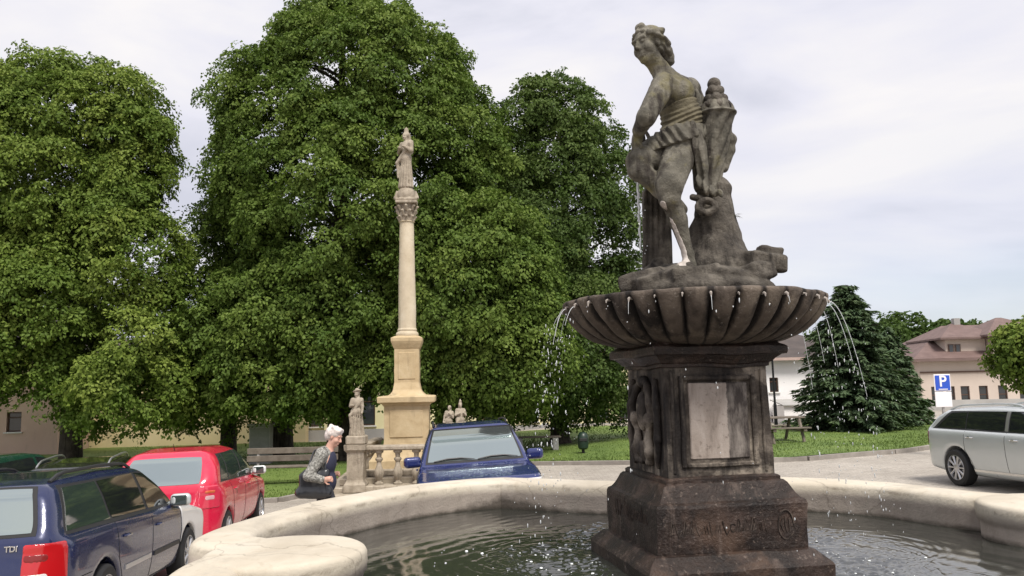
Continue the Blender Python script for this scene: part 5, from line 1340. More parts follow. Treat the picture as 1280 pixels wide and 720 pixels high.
def poly_sd(U, W, poly):
    """signed distance to a 2D polygon on grids U, W"""
    P = np.array(poly, float); d = np.full(U.shape, 1e9); s = np.ones(U.shape); n = len(P)
    for i in range(n):
        a, b = P[i], P[i - 1]; ex, ey = b - a; wx, wy = U - a[0], W - a[1]
        t = np.clip((wx * ex + wy * ey) / (ex * ex + ey * ey + 1e-12), 0, 1)
        d = np.minimum(d, (wx - ex * t) ** 2 + (wy - ey * t) ** 2)
        c1 = W >= a[1]; c2 = W < b[1]; c3 = ex * wy > ey * wx
        s = np.where((c1 & c2 & c3) | (~c1 & ~c2 & ~c3), -s, s)
    return s * np.sqrt(d)
class Car:
    RES = .026
    def __init__(s, name, label, loc, head, low, green, wlow, wgreen, wheels, rw_, plan_r=.30, k=.09, kg=.10, group=None, paint_=None, scale=1.0):
        """low/green: side outlines (x,z); wlow/wgreen: half widths (z, half); wheels: x of the two axles"""
        s.root = thing(name, label, 'car', (0, 0, 0), 0, group)
        f2 = np.array([math.cos(head), math.sin(head)]); l2 = np.array([-f2[1], f2[0]]); x, y = loc
        def gp(p): return np.array([p[0], p[1], float(gz(*p))])
        c = np.array([x, y]); F_ = gp(c + f2 * 1.3) - gp(c - f2 * 1.3); Lf = gp(c + l2 * .75) - gp(c - l2 * .75)
        F_ /= np.linalg.norm(F_); Lf -= F_ * (Lf @ F_); Lf /= np.linalg.norm(Lf); U_ = np.cross(F_, Lf)
        M_ = Matrix(np.stack([F_, Lf, U_], 1).tolist()).to_4x4(); M_.translation = Vector(gp(c)); s.root.matrix_world = M_
        s.root.scale = scale if hasattr(scale, '__len__') else (scale,) * 3
        r = s.RES; xs_ = [p[0] for p in low + green]
        s.lo = np.array([min(xs_) - .08, -1.02, .08]); hi = np.array([max(xs_) + .08, 1.02, max(p[1] for p in green) + .08])
        n = np.ceil((hi - s.lo) / r).astype(int) + 1; s.ax = [s.lo[i] + r * np.arange(n[i]) for i in range(3)]
        X, Z = np.meshgrid(s.ax[0], s.ax[2], indexing='ij')
        Y2, Z2 = np.meshgrid(s.ax[1], s.ax[2], indexing='ij'); X3, Y3 = np.meshgrid(s.ax[0], s.ax[1], indexing='ij')
        def sect(w):
            zz = [p[0] for p in w]; hh = [p[1] for p in w]; return np.abs(Y2) - np.interp(Z2, zz, hh)
        # plan: rounded nose and tail
        xa, xb = min(p[0] for p in low), max(p[0] for p in low); wm = max(p[1] for p in wlow)
        q1 = np.abs(X3 - (xa + xb) / 2) - (xb - xa) / 2; q2 = np.abs(Y3) - wm
        bow = .10 * (np.clip(np.abs(Y3) / wm, 0, 1)) ** 2; q1 = q1 + bow
        R_ = plan_r; pd_ = np.sqrt(np.maximum(q1 + R_, 0) ** 2 + np.maximum(q2 + R_, 0) ** 2) + np.minimum(np.maximum(q1 + R_, q2 + R_), 0) - R_
        lowd = smax(smax(poly_sd(X, Z, low)[:, None, :], sect(wlow)[None], k), pd_[:, :, None], .06)
        grd = smax(poly_sd(X, Z, green)[:, None, :], sect(wgreen)[None], kg)
        grd = smax(grd, pd_[:, :, None], .06)
        D = smin(lowd, grd, .035)
        for wx in wheels:
            cyl = np.sqrt((X - wx) ** 2 + (Z - rw_ * .98) ** 2) - (rw_ + .055)
            flare = np.abs(np.sqrt((X - wx) ** 2 + (Z - rw_ * .98) ** 2) - (rw_ + .06)) - .035
            well = np.maximum(cyl[:, None, :], (.50 - np.abs(Y2))[None]); D = smax(D, -well, .012)
        s.D = D.astype(np.float32); V, F = nets(s.D, s.lo, r)
        # two rounds of smoothing
        nb = np.zeros_like(V); ct = np.zeros(len(V))
        E = np.concatenate([F[:, [0, 1]], F[:, [1, 2]], F[:, [2, 3]], F[:, [3, 0]]])
        for _ in range(3):
            nb[:] = 0; ct[:] = 0
            for a_ in range(3): nb[:, a_] = np.bincount(E[:, 0], V[E[:, 1], a_], len(V)) + np.bincount(E[:, 1], V[E[:, 0], a_], len(V))
            ct = np.bincount(E[:, 0], minlength=len(V)) + np.bincount(E[:, 1], minlength=len(V)); V = V * .45 + .55 * nb / ct[:, None]
        s.body = link('body', mesh_np('body', V, F), paint_ or MAT['p_blue'], s.root); s.paint = paint_; s.wheels = wheels; s.rw = rw_
    def samp(s, P):
        q = (np.asarray(P) - s.lo) / s.RES; q = np.clip(q, 0, np.array(s.D.shape) - 1.001); i = q.astype(int); f = q - i; r = 0
        for a in (0, 1):
            for b in (0, 1):
                for c in (0, 1):
                    w = (f[..., 0] if a else 1 - f[..., 0]) * (f[..., 1] if b else 1 - f[..., 1]) * (f[..., 2] if c else 1 - f[..., 2])
                    r = r + w * s.D[i[..., 0] + a, i[..., 1] + b, i[..., 2] + c]
        return r
    def cast(s, P, d):
        """march points P along unit d until the body is met"""
        P = np.array(P, float); d = np.array(d, float); t = np.zeros(P.shape[:-1]); st = .012
        done = np.zeros(t.shape, bool)
        for _ in range(150):
            v = s.samp(P + d * t[..., None]); done |= v < 0; t = np.where(done, t, t + st)
            if done.all(): break
        lo_, hi_ = t - st, t.copy()
        for _ in range(12):
            m = (lo_ + hi_) / 2; v = s.samp(P + d * m[..., None]); hi_ = np.where(v < 0, m, hi_); lo_ = np.where(v < 0, lo_, m)
        return P + d * hi_[..., None], done
    def patch(s, name, quad, side, mat, eps=.004, nu=22, nv=12, parent=None, rnd=.0, depth=.012):
        """quad = four (u,v) corners; side 'L','R' use (x,z); 'B','F' use (y,z); 'T' uses (x,y)"""
        q = np.array(quad, float); U, W = np.meshgrid(np.linspace(0, 1, nu + 1), np.linspace(0, 1, nv + 1), indexing='ij')
        if rnd > 0:                                   # round the corners
            a, b_ = U * 2 - 1, W * 2 - 1; p_ = 1 - rnd
            U = (a * np.sqrt(1 - rnd * b_ ** 4 * .5) + 1) / 2; W = (b_ * np.sqrt(1 - rnd * a ** 4 * .5) + 1) / 2
        uv = (q[0] * ((1 - U) * (1 - W))[..., None] + q[1] * (U * (1 - W))[..., None] + q[2] * (U * W)[..., None] + q[3] * ((1 - U) * W)[..., None])
        z0 = np.zeros(U.shape)
        if side in 'LR': sg = 1 if side == 'L' else -1; P = np.stack([uv[..., 0], z0 + sg * 1.0, uv[..., 1]], -1); d = np.array([0, -sg, 0.])
        elif side in 'BF': sg = -1 if side == 'B' else 1; P = np.stack([z0 + (s.lo[0] + .01 if sg < 0 else s.lo[0] + s.RES * (s.D.shape[0] - 2)), uv[..., 0], uv[..., 1]], -1); d = np.array([-sg, 0, 0.])
        else: P = np.stack([uv[..., 0], uv[..., 1], z0 + s.ax[2][-1]], -1); d = np.array([0, 0, -1.])
        H, ok = s.cast(P, d); g = []
        h = .02
        for a_ in range(3):
            e_ = np.zeros(3); e_[a_] = h; g.append(s.samp(H + e_) - s.samp(H - e_))
        n_ = unit(np.stack(g, -1)); T = H + n_ * eps; Bt = H - n_ * depth
        nu1, nv1 = nu + 1, nv + 1; I = np.arange(nu1 * nv1).reshape(nu1, nv1); V = np.concatenate([T.reshape(-1, 3), Bt.reshape(-1, 3)]); o = nu1 * nv1
        F = np.stack([I[:-1, :-1], I[1:, :-1], I[1:, 1:], I[:-1, 1:]], -1).reshape(-1, 4).tolist()
        ring = np.concatenate([I[:, 0], I[-1, 1:], I[-2::-1, -1], I[0, -2:0:-1]])
        F += [[ring[i], ring[i - 1], ring[i - 1] + o, ring[i] + o] for i in range(len(ring))]
        me = mesh_np(name, V, F, True, 40); return link(name, me, mat, parent or s.body)
    def lump(s, name, lo, hi, mat, eps=.006, res=.011, parent=None, cut=None):
        """a trim piece: body skin grown by eps inside a box"""
        lo = np.array(lo) - .02; hi = np.array(hi) + .02; n = np.ceil((hi - lo) / res).astype(int) + 1
        G = np.stack(np.meshgrid(*[lo[i] + res * np.arange(n[i]) for i in range(3)], indexing='ij'), -1); d = s.samp(G) - eps
        c = (lo + hi) / 2; hh = (hi - lo) / 2 - .02; q = np.abs(G - c) - (hh - .02); bx = np.linalg.norm(np.maximum(q, 0), axis=-1) + np.minimum(q.max(-1), 0) - .02
        d = np.maximum(d, bx); d = np.maximum(d, -(d * 0 + s.samp(G) + .05))
        if cut is not None: d = np.maximum(d, cut(G))
        V, F = nets(d, lo, res); return link(name, mesh_np(name, V, F, True, 55), mat, parent or s.root)
    def seam(s, pts, side, w=.004, name='door_seam'):
        b = MB(); P = []
        for (x0, z0), (x1, z1) in zip(pts[:-1], pts[1:]):
            k_ = max(2, int(math.hypot(x1 - x0, z1 - z0) / .06))
            for t in np.linspace(0, 1, k_, endpoint=False): P.append((x0 + (x1 - x0) * t, z0 + (z1 - z0) * t))
        P.append(pts[-1]); P = np.array(P); sg = 1 if side == 'L' else -1
        H, ok = s.cast(np.stack([P[:, 0], np.full(len(P), sg * 1.0), P[:, 1]], -1), np.array([0, -sg, 0.])); b.tube(list(H), w, 5)
        return b.build(name, MAT['rubber'], s.body)
    def add_wheels(s, rim='alloy', spokes=10, half=.76):
        rw_ = s.rw; proto = None
        for wx in s.wheels:
            for sy in (-1, 1):
                t = MB().lathe([(rw_ * .66, -.10), (rw_ * .90, -.105), (rw_ * .985, -.085), (rw_, -.05), (rw_, .05), (rw_ * .985, .085), (rw_ * .90, .105), (rw_ * .66, .10), (rw_ * .62, .04), (rw_ * .62, -.06)], 40, cap=False) if proto is None else None
                if proto is None:
                    e = bpy.data.objects.new('wheel', None); COL.objects.link(e); e.parent = s.root
                    tt_ = t.build('tyre', MAT['rubber'], e)
                    rm = MB(); rm.lathe([(rw_ * .68, .045), (rw_ * .70, .098), (rw_ * .655, .104), (rw_ * .63, .07), (rw_ * .62, -.08)], 40, cap=False); rm.lathe([(.0, -.02), (rw_ * .6, -.02), (rw_ * .6, -.03), (.0, -.03)], 24)
                    rm.lathe([(.001, .105), (.05, .10), (.07, .085), (.075, .03)], 16)
                    for i in range(spokes):
                        a = 6.283 * i / spokes; c_, s_ = math.cos(a), math.sin(a); w_ = .016
                        pts_ = [(.05, .085), (rw_ * .35, .082), (rw_ * .64, .078)]
                        rm.tube([(r_ * c_, r_ * s_, z_) for r_, z_ in pts_], [.021, .017, .024], 6)
                    rm.build('rim', MAT[rim], e, auto=30); proto = e
                else:
                    e = copy_tree(proto, s.root)
                e.location = (wx, sy * half, rw_); e.rotation_euler = (math.radians(-90 * sy), 0, 0)
    def mirror(s, x, z, y, mat, sz=1.0, arm=MAT['trim']):
        for sy in (-1, 1):
            o = sdf_obj('mirror', [rbox((x, sy * (y + .11), z), (.06 * sz, .115 * sz, .072 * sz), .05 * sz, rotm(0, 0, -.25 * sy), .01), cap((x + .02, sy * (y - .06), z - .05), (x + .01, sy * (y + .05), z - .03), .03, .028, .02)], .012, mat, s.root, .02)
            fc = MB().bbox((x - .072 * sz, sy * (y + .11) - .085 * sz, z - .055 * sz), (x - .055 * sz, sy * (y + .11) + .085 * sz, z + .055 * sz), .02).build('mirror_glass', MAT['glass_mid'], o)
    def roof_rails(s, x0, x1, y, mat, h=.045):
        for sy in (-1, 1):
            P = []
            for t in np.linspace(0, 1, 14):
                x = x0 + (x1 - x0) * t; H, ok = s.cast(np.array([[x, sy * y, s.ax[2][-1]]]), np.array([0, 0, -1.])); lift = h * min(1, 7 * t, 7 * (1 - t)) ** .6
                P.append(H[0] + np.array([0, 0, lift + .004]))
            MB().tube(P, .017, 7).build('roof_rail', mat, s.root)
    def handle(s, x, z, side, mat):
        sg = 1 if side == 'L' else -1; H, ok = s.cast(np.array([[x - .09, sg * 1., z], [x, sg * 1., z + .005], [x + .09, sg * 1., z]]), np.array([0, -sg, 0.]))
        o = np.array([0, sg * .022, 0]); MB().tube([H[0], H[0] + o * .8 + [.02, 0, 0], H[1] + o, H[2] + o * .8 - [.02, 0, 0], H[2]], [.011, .013, .014, .013, .011], 7).build('handle', mat, s.body)

# --- dark blue estate, close on the left
LOWW = [(.15, .74), (.25, .80), (.42, .845), (.62, .868), (.80, .862), (.95, .83), (1.1, .80)]
GRW = [(.80, .80), (.95, .775), (1.2, .70), (1.40, .615), (1.55, .52)]
low = [(-2.30, .28), (-2.34, .45), (-2.34, .62), (-2.28, .80), (-2.25, .97), (-1.0, .985), (.6, .95), (1.02, .92), (1.5, .88), (2.0, .78), (2.25, .66), (2.34, .50), (2.32, .26), (1.6, .20), (-1.6, .20)]
green = [(-2.26, .90), (-2.22, 1.02), (-2.06, 1.30), (-1.96, 1.38), (-1.7, 1.42), (-.8, 1.45), (-.1, 1.44), (.25, 1.40), (.62, 1.22), (1.08, .90)]
CG = 'cars parked around the square'
def car_at(px_rear, d_rear, px_front, d_front, half, side):
    """place a car from the photo columns of its two visible wheels"""
    a = np.array([(at(px_rear, 600, d_rear))[0], d_rear]); b = np.array([(at(px_front, 600, d_front))[0], d_front]); f = (b - a) / np.linalg.norm(b - a); n = np.array([-f[1], f[0]]) * (1 if side == 'R' else -1)
    return (a + b) / 2 + n * half, math.atan2(f[1], f[0]), np.linalg.norm(b - a)
c, hd, wbm = car_at(131, 7.55, 231, 10.1, .80, 'R')
C1 = Car('estate_car', 'dark blue estate car with a white front wing close by the basin at left', c, hd, low, green, LOWW, GRW, (-1.28, 1.36), .305, paint_=MAT['p_blue'], group=CG)
s = C1; s.add_wheels('alloy', 7)
for sd in 'RL':
    s.patch('window_surround', [(-2.02, .965), (1.00, .935), (.26, 1.37), (-1.86, 1.365)], sd, MAT['trim'], .002, 40, 14)
    s.patch('quarter_window', [(-1.97, .99), (-1.03, .985), (-1.10, 1.345), (-1.80, 1.338)], sd, MAT['glass_mid'], .006, 22, 12)
    s.patch('window', [(-.98, .985), (-.03, .975), (-.10, 1.36), (-1.05, 1.345)], sd, MAT['glass_dark'], .006, 22, 12)
    s.patch('window', [(.05, .975), (.93, .955), (.26, 1.34), (-.02, 1.36)], sd, MAT['glass_dark'], .006, 22, 12)
    s.seam([(-1.02, .95), (-.98, .62), (-.86, .42), (-.84, .26)], sd); s.seam([(.0, .95), (.0, .28)], sd); s.seam([(1.02, .9), (1.04, .62), (.98, .30)], sd); s.seam([(-.84, .26), (.98, .26)], sd); s.seam([(-2.2, .60), (-1.66, .60)], sd)
    s.handle(-.78, .80, sd, MAT['p_blue']); s.handle(.20, .79, sd, MAT['p_blue'])
    s.patch('side_moulding', [(-.80, .475), (-.05, .475), (-.05, .52), (-.80, .52)], sd, MAT['alloy'], .012, 16, 3); s.patch('side_moulding', [(.05, .475), (.95, .475), (.95, .52), (.05, .52)], sd, MAT['trim'], .012, 16, 3)
wy = lambda G: np.maximum(1.03 - G[..., 0], G[..., 0] - 2.28)
s.lump('front_wing', (1.03, -.92, .30), (2.20, -.52, .97), MAT['p_white'], .005, .016, cut=lambda G: (s.rw + .055) - np.hypot(G[..., 0] - 1.36, G[..., 2] - s.rw * .98))
s.patch('rear_window_surround', [(.66, .985), (-.66, .985), (-.54, 1.375), (.54, 1.375)], 'B', MAT['rubber'], .003, 26, 14, rnd=.12)
s.patch('rear_window', [(.62, 1.01), (-.62, 1.01), (-.51, 1.355), (.51, 1.355)], 'B', MAT['glass_pale'], .007, 26, 14, rnd=.12)
for sy in (-1, 1):
    a_, b__ = sorted((sy * .56, sy * .92)); la = s.lump('tail_light', (-2.42, a_, .63), (-2.08, b__, .93), MAT['lamp_red'], .009)
    a_, b__ = sorted((sy * .57, sy * .74)); s.lump('reversing_lens', (-2.42, a_, .64), (-2.2, b__, .70), MAT['lamp_clear'], .012, parent=la)
    s.lump('indicator_lens', (-2.42, a_, .79), (-2.2, b__, .85), plain('smoked_lens', (0.20, .02, .02), .15), .012, parent=la)
s.lump('bumper_strip', (-2.45, -.80, .44), (-2.2, .80, .50), MAT['trim'], .012)
s.mirror(.78, .99, .80, MAT['p_silver']); s.roof_rails(-1.85, .05, .56, MAT['trim'])
s.seam([(-2.2, .60), (-1.62, .60)], 'R')
def text3d(txt, size, mat, name, parent, M_, depth=.004, bold=0.0):
    cu = bpy.data.curves.new(name, 'FONT'); cu.body = txt; cu.size = size; cu.extrude = depth; cu.align_x = 'CENTER'; cu.align_y = 'CENTER'; cu.offset = bold
    o = bpy.data.objects.new(name, cu); COL.objects.link(o)
    dg = bpy.context.evaluated_depsgraph_get(); me = bpy.data.meshes.new_from_object(o.evaluated_get(dg)); bpy.data.objects.remove(o)
    q = link(name, me, mat, parent); q.matrix_local = M_; return q
H, ok = s.cast(np.array([[-2.40, -.475, .905]]), np.array([1., 0, 0]))
text3d('TDI', .062, MAT['chrome'], 'lettering', s.root, Matrix.Translation(Vector(H[0]) - Vector((.006, 0, 0))) @ Matrix(((0, 0, -1), (-1, 0, 0), (0, 1, 0))).to_4x4(), .003, .0015)
# rear wiper
Hw, ok = s.cast(np.array([[-2.40, .0, .99], [-2.40, .2, 1.0], [-2.40, .45, 1.03]]), np.array([1., 0, 0])); MB().tube([p - np.array([.025, 0, 0]) for p in Hw], .010, 6).build('rear_wiper', MAT['trim'], s.root)

# --- raspberry red hatchback
low_h = [(-1.90, .28), (-1.96, .42), (-1.95, .60), (-1.90, .80), (-1.86, 1.0), (-1.0, 1.0), (.4, .97), (.92, .93), (1.35, .86), (1.72, .74), (1.92, .58), (1.95, .40), (1.9, .24), (1.3, .19), (-1.3, .19)]
green_h = [(-1.88, .90), (-1.84, 1.05), (-1.56, 1.36), (-1.36, 1.48), (-.9, 1.525), (-.3, 1.52), (.10, 1.47), (.55, 1.22), (1.0, .90)]
LOWH = [(.15, .70), (.25, .76), (.42, .81), (.62, .845), (.80, .84), (.97, .80), (1.1, .78)]; GRH = [(.85, .79), (1.0, .765), (1.25, .70), (1.45, .60), (1.58, .5)]
c, hd, _ = car_at(282, 12.4, 322, 14.8, .74, 'R')
s = Car('hatchback_car', 'raspberry red hatchback parked beyond the blue estate car', c, hd, low_h, green_h, LOWH, GRH, (-1.22, 1.24), .29, plan_r=.46, k=.13, kg=.17, paint_=MAT['p_red'], group=CG)
s.add_wheels('alloy', 8, .71)
for sd in 'RL':
    s.patch('quarter_window', [(-1.46, 1.06), (-1.06, 1.03), (-1.02, 1.40), (-1.22, 1.36)], sd, MAT['glass_mid'], .005, 12, 10)
    s.patch('window', [(-1.00, 1.02), (-.18, .99), (-.22, 1.43), (-.96, 1.41)], sd, MAT['glass_mid'], .005)
    s.patch('window', [(-.11, .99), (.80, .965), (.20, 1.38), (-.14, 1.43)], sd, MAT['glass_mid'], .005)
    s.patch('window_frame', [(-1.52, 1.02), (.90, .94), (.18, 1.42), (-1.22, 1.42)], sd, MAT['trim'], .002, 36, 12)
    s.seam([(-1.02, .98), (-.94, .6), (-.8, .28)], sd); s.seam([(-.14, .96), (-.12, .26)], sd); s.seam([(.86, .92), (.88, .6), (.80, .28)], sd)
    s.handle(-.82, .87, sd, MAT['p_red']); s.handle(.10, .86, sd, MAT['p_red'])
s.patch('rear_window', [(.56, 1.03), (-.56, 1.03), (-.50, 1.40), (.50, 1.40)], 'B', MAT['glass_pale'], .005, 26, 14, rnd=.18)
for sy in (-1, 1):
    a_, b__ = sorted((sy * .53, sy * .90)); la = s.lump('tail_light', (-2.0, a_, .68), (-1.66, b__, 1.0), plain('pink_red_lens', (.62, .04, .08), .12, coat=1.0), .009)
    a_, b__ = sorted((sy * .62, sy * .88)); s.lump('indicator_lens', (-2.0, a_, .89), (-1.74, b__, .935), plain('orange_red_lens', (.62, .13, .04), .15, coat=1.0), .013, parent=la); s.lump('reversing_lens', (-2.0, a_, .80), (-1.74, b__, .86), plain('pale_pink_lens', (.62, .38, .40), .15, coat=1.0), .013, parent=la)
s.mirror(.66, 1.02, .78, MAT['p_white']); s.lump('bumper_strip', (-2.02, -.6, .45), (-1.8, .6, .50), MAT['trim'], .006)
Hb, ok = s.cast(np.array([[-2.0, -.30, .84]]), np.array([1., 0, 0])); MB().sphere(Hb[0], (.012, .085, .045), 16, 8).build('tailgate_badge', MAT['lamp_clear'], s.root)
H, ok = s.cast(np.array([[-1.2, 0, 1.6]]), np.array([0, 0, -1.])); MB().tube([H[0], H[0] + [-.06, 0, .10]], [.008, .004], 6).build('aerial', MAT['trim'], s.root)
Hw, ok = s.cast(np.array([[-2.0, .0, 1.01], [-2.0, .2, 1.02], [-2.0, .42, 1.05]]), np.array([1., 0, 0])); MB().tube([p - np.array([.02, 0, 0]) for p in Hw], .012, 6).build('rear_wiper', MAT['trim'], s.root)

# --- royal blue off road car facing the basin
low_s = [(-2.10, .32), (-2.16, .5), (-2.15, .75), (-2.08, 1.05), (.55, 1.04), (.95, 1.02), (1.5, .99), (2.0, .90), (2.17, .76), (2.22, .50), (2.18, .30), (1.4, .24), (-1.4, .24)]
green_s = [(-2.08, .98), (-2.02, 1.10), (-1.80, 1.48), (-1.6, 1.58), (-.8, 1.635), (-.2, 1.63), (.18, 1.59), (.60, 1.33), (1.02, .98)]
LOWS = [(.2, .78), (.3, .84), (.5, .89), (.75, .905), (.95, .885), (1.05, .86), (1.2, .83)]; GRS = [(.95, .845), (1.1, .82), (1.35, .74), (1.55, .66), (1.7, .54)]
cx_ = at(592, 580, 12.9)
s = Car('off_road_car', 'royal blue off road car facing the fountain basin in front of the column', (cx_[0], 13.3), math.radians(-90 + 6), low_s, green_s, LOWS, GRS, (-1.30, 1.32), .34, paint_=MAT['p_suv'], group=CG)
s.add_wheels('alloy', 5, .78)
s.patch('windscreen_surround', [(-.76, 1.055), (.76, 1.055), (.62, 1.565), (-.62, 1.565)], 'F', MAT['trim'], .002, 26, 16, rnd=.05)
ws = s.patch('windscreen', [(-.72, 1.085), (.72, 1.085), (.60, 1.54), (-.60, 1.54)], 'F', MAT['glass_pale'], .006, 30, 16, rnd=.05)
for sd in 'RL':
    s.patch('window_frame', [(-1.7, 1.05), (.88, 1.03), (.22, 1.55), (-1.5, 1.54)], sd, MAT['trim'], .002, 30, 12)
    s.patch('window', [(-1.62, 1.08), (-1.04, 1.07), (-1.06, 1.49), (-1.42, 1.48)], sd, MAT['glass_dark'], .006); s.patch('window', [(-.98, 1.07), (-.18, 1.06), (-.2, 1.53), (-1.0, 1.51)], sd, MAT['glass_dark'], .006); s.patch('window', [(-.12, 1.06), (.78, 1.05), (.22, 1.50), (-.13, 1.53)], sd, MAT['glass_dark'], .006)
    s.handle(-.75, .95, sd, MAT['p_suv']); s.handle(.12, .94, sd, MAT['p_suv'])
for (y0, y1) in ((-.62, .0), (.05, .66)):
    Hw, ok = s.cast(np.array([[2.2, y0 + (y1 - y0) * t, 1.085 + .03 * math.sin(t * 3)] for t in (0, .33, .66, 1)]), np.array([-1., 0, 0])); MB().tube([p + np.array([.018, 0, .012]) for p in Hw], [.008, .014, .013, .006], 6).build('wiper', MAT['trim'], s.root)
s.mirror(.72, 1.10, .84, MAT['p_suv'], 1.15); s.roof_rails(-1.6, .0, .60, MAT['trim'], .05)
H, ok = s.cast(np.array([[2.0, 0, 1.50]]), np.array([-1., 0, 0])); MB().bbox(tuple(H[0] + [-.02, -.11, -.03]), tuple(H[0] + [.012, .11, .04]), .012).build('interior_mirror', MAT['trim'], s.root)
for sy in (-1, 1):
    a_, b__ = sorted((sy * .50, sy * .92)); s.lump('headlight', (1.85, a_, .70), (2.3, b__, .86), MAT['lamp_clear'], .008)
s.lump('grille', (2.05, -.45, .66), (2.35, .45, .82), MAT['trim'], .008); s.seam([(1.0, 1.0), (2.0, .87)], 'L'); s.seam([(1.0, 1.0), (2.0, .87)], 'R')

# --- silver estate at the right
low_e = [(-2.24, .30), (-2.32, .45), (-2.33, .65), (-2.28, .85), (-2.22, 1.0), (-1.0, .985), (.5, .955), (.95, .93), (1.5, .87), (2.0, .77), (2.26, .62), (2.33, .42), (2.3, .24), (1.6, .19), (-1.6, .19)]
green_e = [(-2.26, .90), (-2.21, 1.02), (-1.98, 1.24), (-1.80, 1.33), (-1.4, 1.375), (-.5, 1.40), (.0, 1.385), (.35, 1.32), (1.1, .90)]
wr = at(1201, 592, 14.0); hd = math.radians(-90 + 5)
f2 = np.array([math.cos(hd), math.sin(hd)]); c = np.array([wr[0], 14.0]) + f2 * 1.33 + np.array([-f2[1], f2[0]]) * .80
s = Car('estate_car', 'silver grey estate car cut off by the right edge with the parking sign behind it', c, hd, low_e, green_e, LOWW, GRW, (-1.33, 1.36), .325, paint_=MAT['p_silver'], group=CG, scale=(1, 1, .955))
s.add_wheels('alloy', 10, .77)
for sd in 'RL':
    s.patch('window_frame', [(-2.02, 1.0), (1.02, .95), (.34, 1.315), (-1.62, 1.32)], sd, MAT['trim'], .002, 40, 14)
    s.patch('quarter_window', [(-1.90, 1.02), (-1.12, 1.01), (-1.14, 1.295), (-1.56, 1.285)], sd, MAT['glass_dark'], .006); s.patch('window', [(-1.09, 1.01), (-.16, .995), (-.18, 1.31), (-1.11, 1.298)], sd, MAT['glass_dark'], .006); s.patch('window', [(-.04, .99), (.92, .97), (.32, 1.29), (-.06, 1.31)], sd, MAT['glass_dark'], .006)
    s.patch('pillar_trim', [(-.135, .995), (-.065, .992), (-.085, 1.313), (-.155, 1.313)], sd, MAT['alloy'], .008, 4, 8)
    s.seam([(-1.08, .97), (-1.06, .65), (-.92, .45), (-.88, .28)], sd); s.seam([(-.08, .97), (-.06, .28)], sd); s.seam([(1.0, .92), (1.0, .30)], sd)
    s.handle(-.92, .87, sd, MAT['chrome']); s.handle(.14, .86, sd, MAT['chrome'])
    s.patch('sill_trim', [(-.90, .29), (.98, .29), (.98, .33), (-.90, .33)], sd, MAT['chrome'], .008, 20, 3)
for sy in (-1, 1):
    a_, b__ = sorted((sy * .52, sy * .92)); s.lump('tail_light', (-2.4, a_, .72), (-2.08, b__, .95), plain('dark_red_lens', (.10, .006, .008), .15, coat=1.0), .008)
s.patch('rear_window', [(.60, 1.03), (-.60, 1.03), (-.50, 1.29), (.50, 1.29)], 'B', MAT['glass_dark'], .005, 26, 14, rnd=.12)
s.mirror(.80, 1.0, .80, MAT['p_silver']); s.roof_rails(-1.75, .15, .55, MAT['p_silver'], .04)

# --- two cars behind the blue estate, only their roofs show
rc = at(118, 600, 14.6)
s = Car('estate_car', 'black estate car with silver roof rails hidden behind the blue estate car', (rc[0] - .1, 14.8), math.radians(106), low_e, green_e, LOWW, GRW, (-1.33, 1.36), .32, paint_=MAT['p_black'], group=CG, scale=.95)
s.add_wheels('alloy', 7, .77); s.roof_rails(-1.75, .15, .55, MAT['alloy'], .06)
for sd in 'RL':
    s.patch('window', [(-1.90, 1.02), (-.16, .995), (-.18, 1.30), (-1.56, 1.285)], sd, MAT['glass_dark'], .006); s.patch('window', [(-.04, .99), (.92, .97), (.30, 1.29), (-.06, 1.30)], sd, MAT['glass_dark'], .006)
s.patch('rear_window', [(.60, 1.03), (-.60, 1.03), (-.50, 1.29), (.50, 1.29)], 'B', MAT['glass_dark'], .005, 26, 14, rnd=.12)
rc = at(4, 600, 15.0)
s = Car('hatchback_car', 'dark green small car at the far left edge showing only its roof', (rc[0], 15.2), math.radians(84), low_h, green_h, LOWH, GRH, (-1.22, 1.24), .29, paint_=MAT['p_green'], group=CG, scale=.93)
s.add_wheels('alloy', 8, .71)
for sd in 'RL':
    s.patch('window', [(-1.46, 1.06), (-.18, .99), (-.22, 1.43), (-1.22, 1.38)], sd, MAT['glass_dark'], .005); s.patch('window', [(-.11, .99), (.80, .965), (.20, 1.38), (-.14, 1.43)], sd, MAT['glass_dark'], .005)
s.patch('rear_window', [(.56, 1.03), (-.56, 1.03), (-.50, 1.40), (.50, 1.40)], 'B', MAT['glass_dark'], .005, 26, 14, rnd=.18)

# ------------------------------------------------------------------ the walking woman
WD = 11.6; wx = at(405, 560, WD)[0]; wz = float(gz(wx, WD))
wm = thing('person', 'woman with short white hair in a speckled grey jacket walking with a black bag', 'person', (wx, WD, wz), 0)
htop = at(416, 534, WD)[2] - wz            # crown of the head above the ground
S_ = htop / 1.60
def W(x, y, z): return np.array([x, y, z]) * S_
MAT['skin'] = stone('skin', [(0.3, (0.52, 0.29, 0.22)), (0.7, (0.60, 0.36, 0.28))], 12.0, rough=0.55, bumps=0.05)
MAT['hair'] = stone('white_hair', [(0.3, (0.55, 0.47, 0.43)), (0.7, (0.78, 0.72, 0.68))], 30.0, rough=0.6, bumps=0.4)
MAT['jacket'] = stone('speckled_jacket', [(0.36, (0.08, 0.078, 0.07)), (0.5, (0.22, 0.215, 0.195)), (0.64, (0.42, 0.41, 0.38))], 38.0, rough=0.9, bumps=0.4)
MAT['navy'] = plain('navy_cloth', (0.022, 0.024, 0.05), 0.85)
MAT['bag'] = plain('black_leather', (0.022, 0.023, 0.026), 0.3, coat=0.4)
MAT['trouser'] = plain('dark_trousers', (0.03, 0.03, 0.036), 0.85)
hc = W(.14, 0, 1.475); hR = frame((.95, -.22, -.36), (.25, 0, 1))
bod = head_prims(hc, hR, S_ * .98)
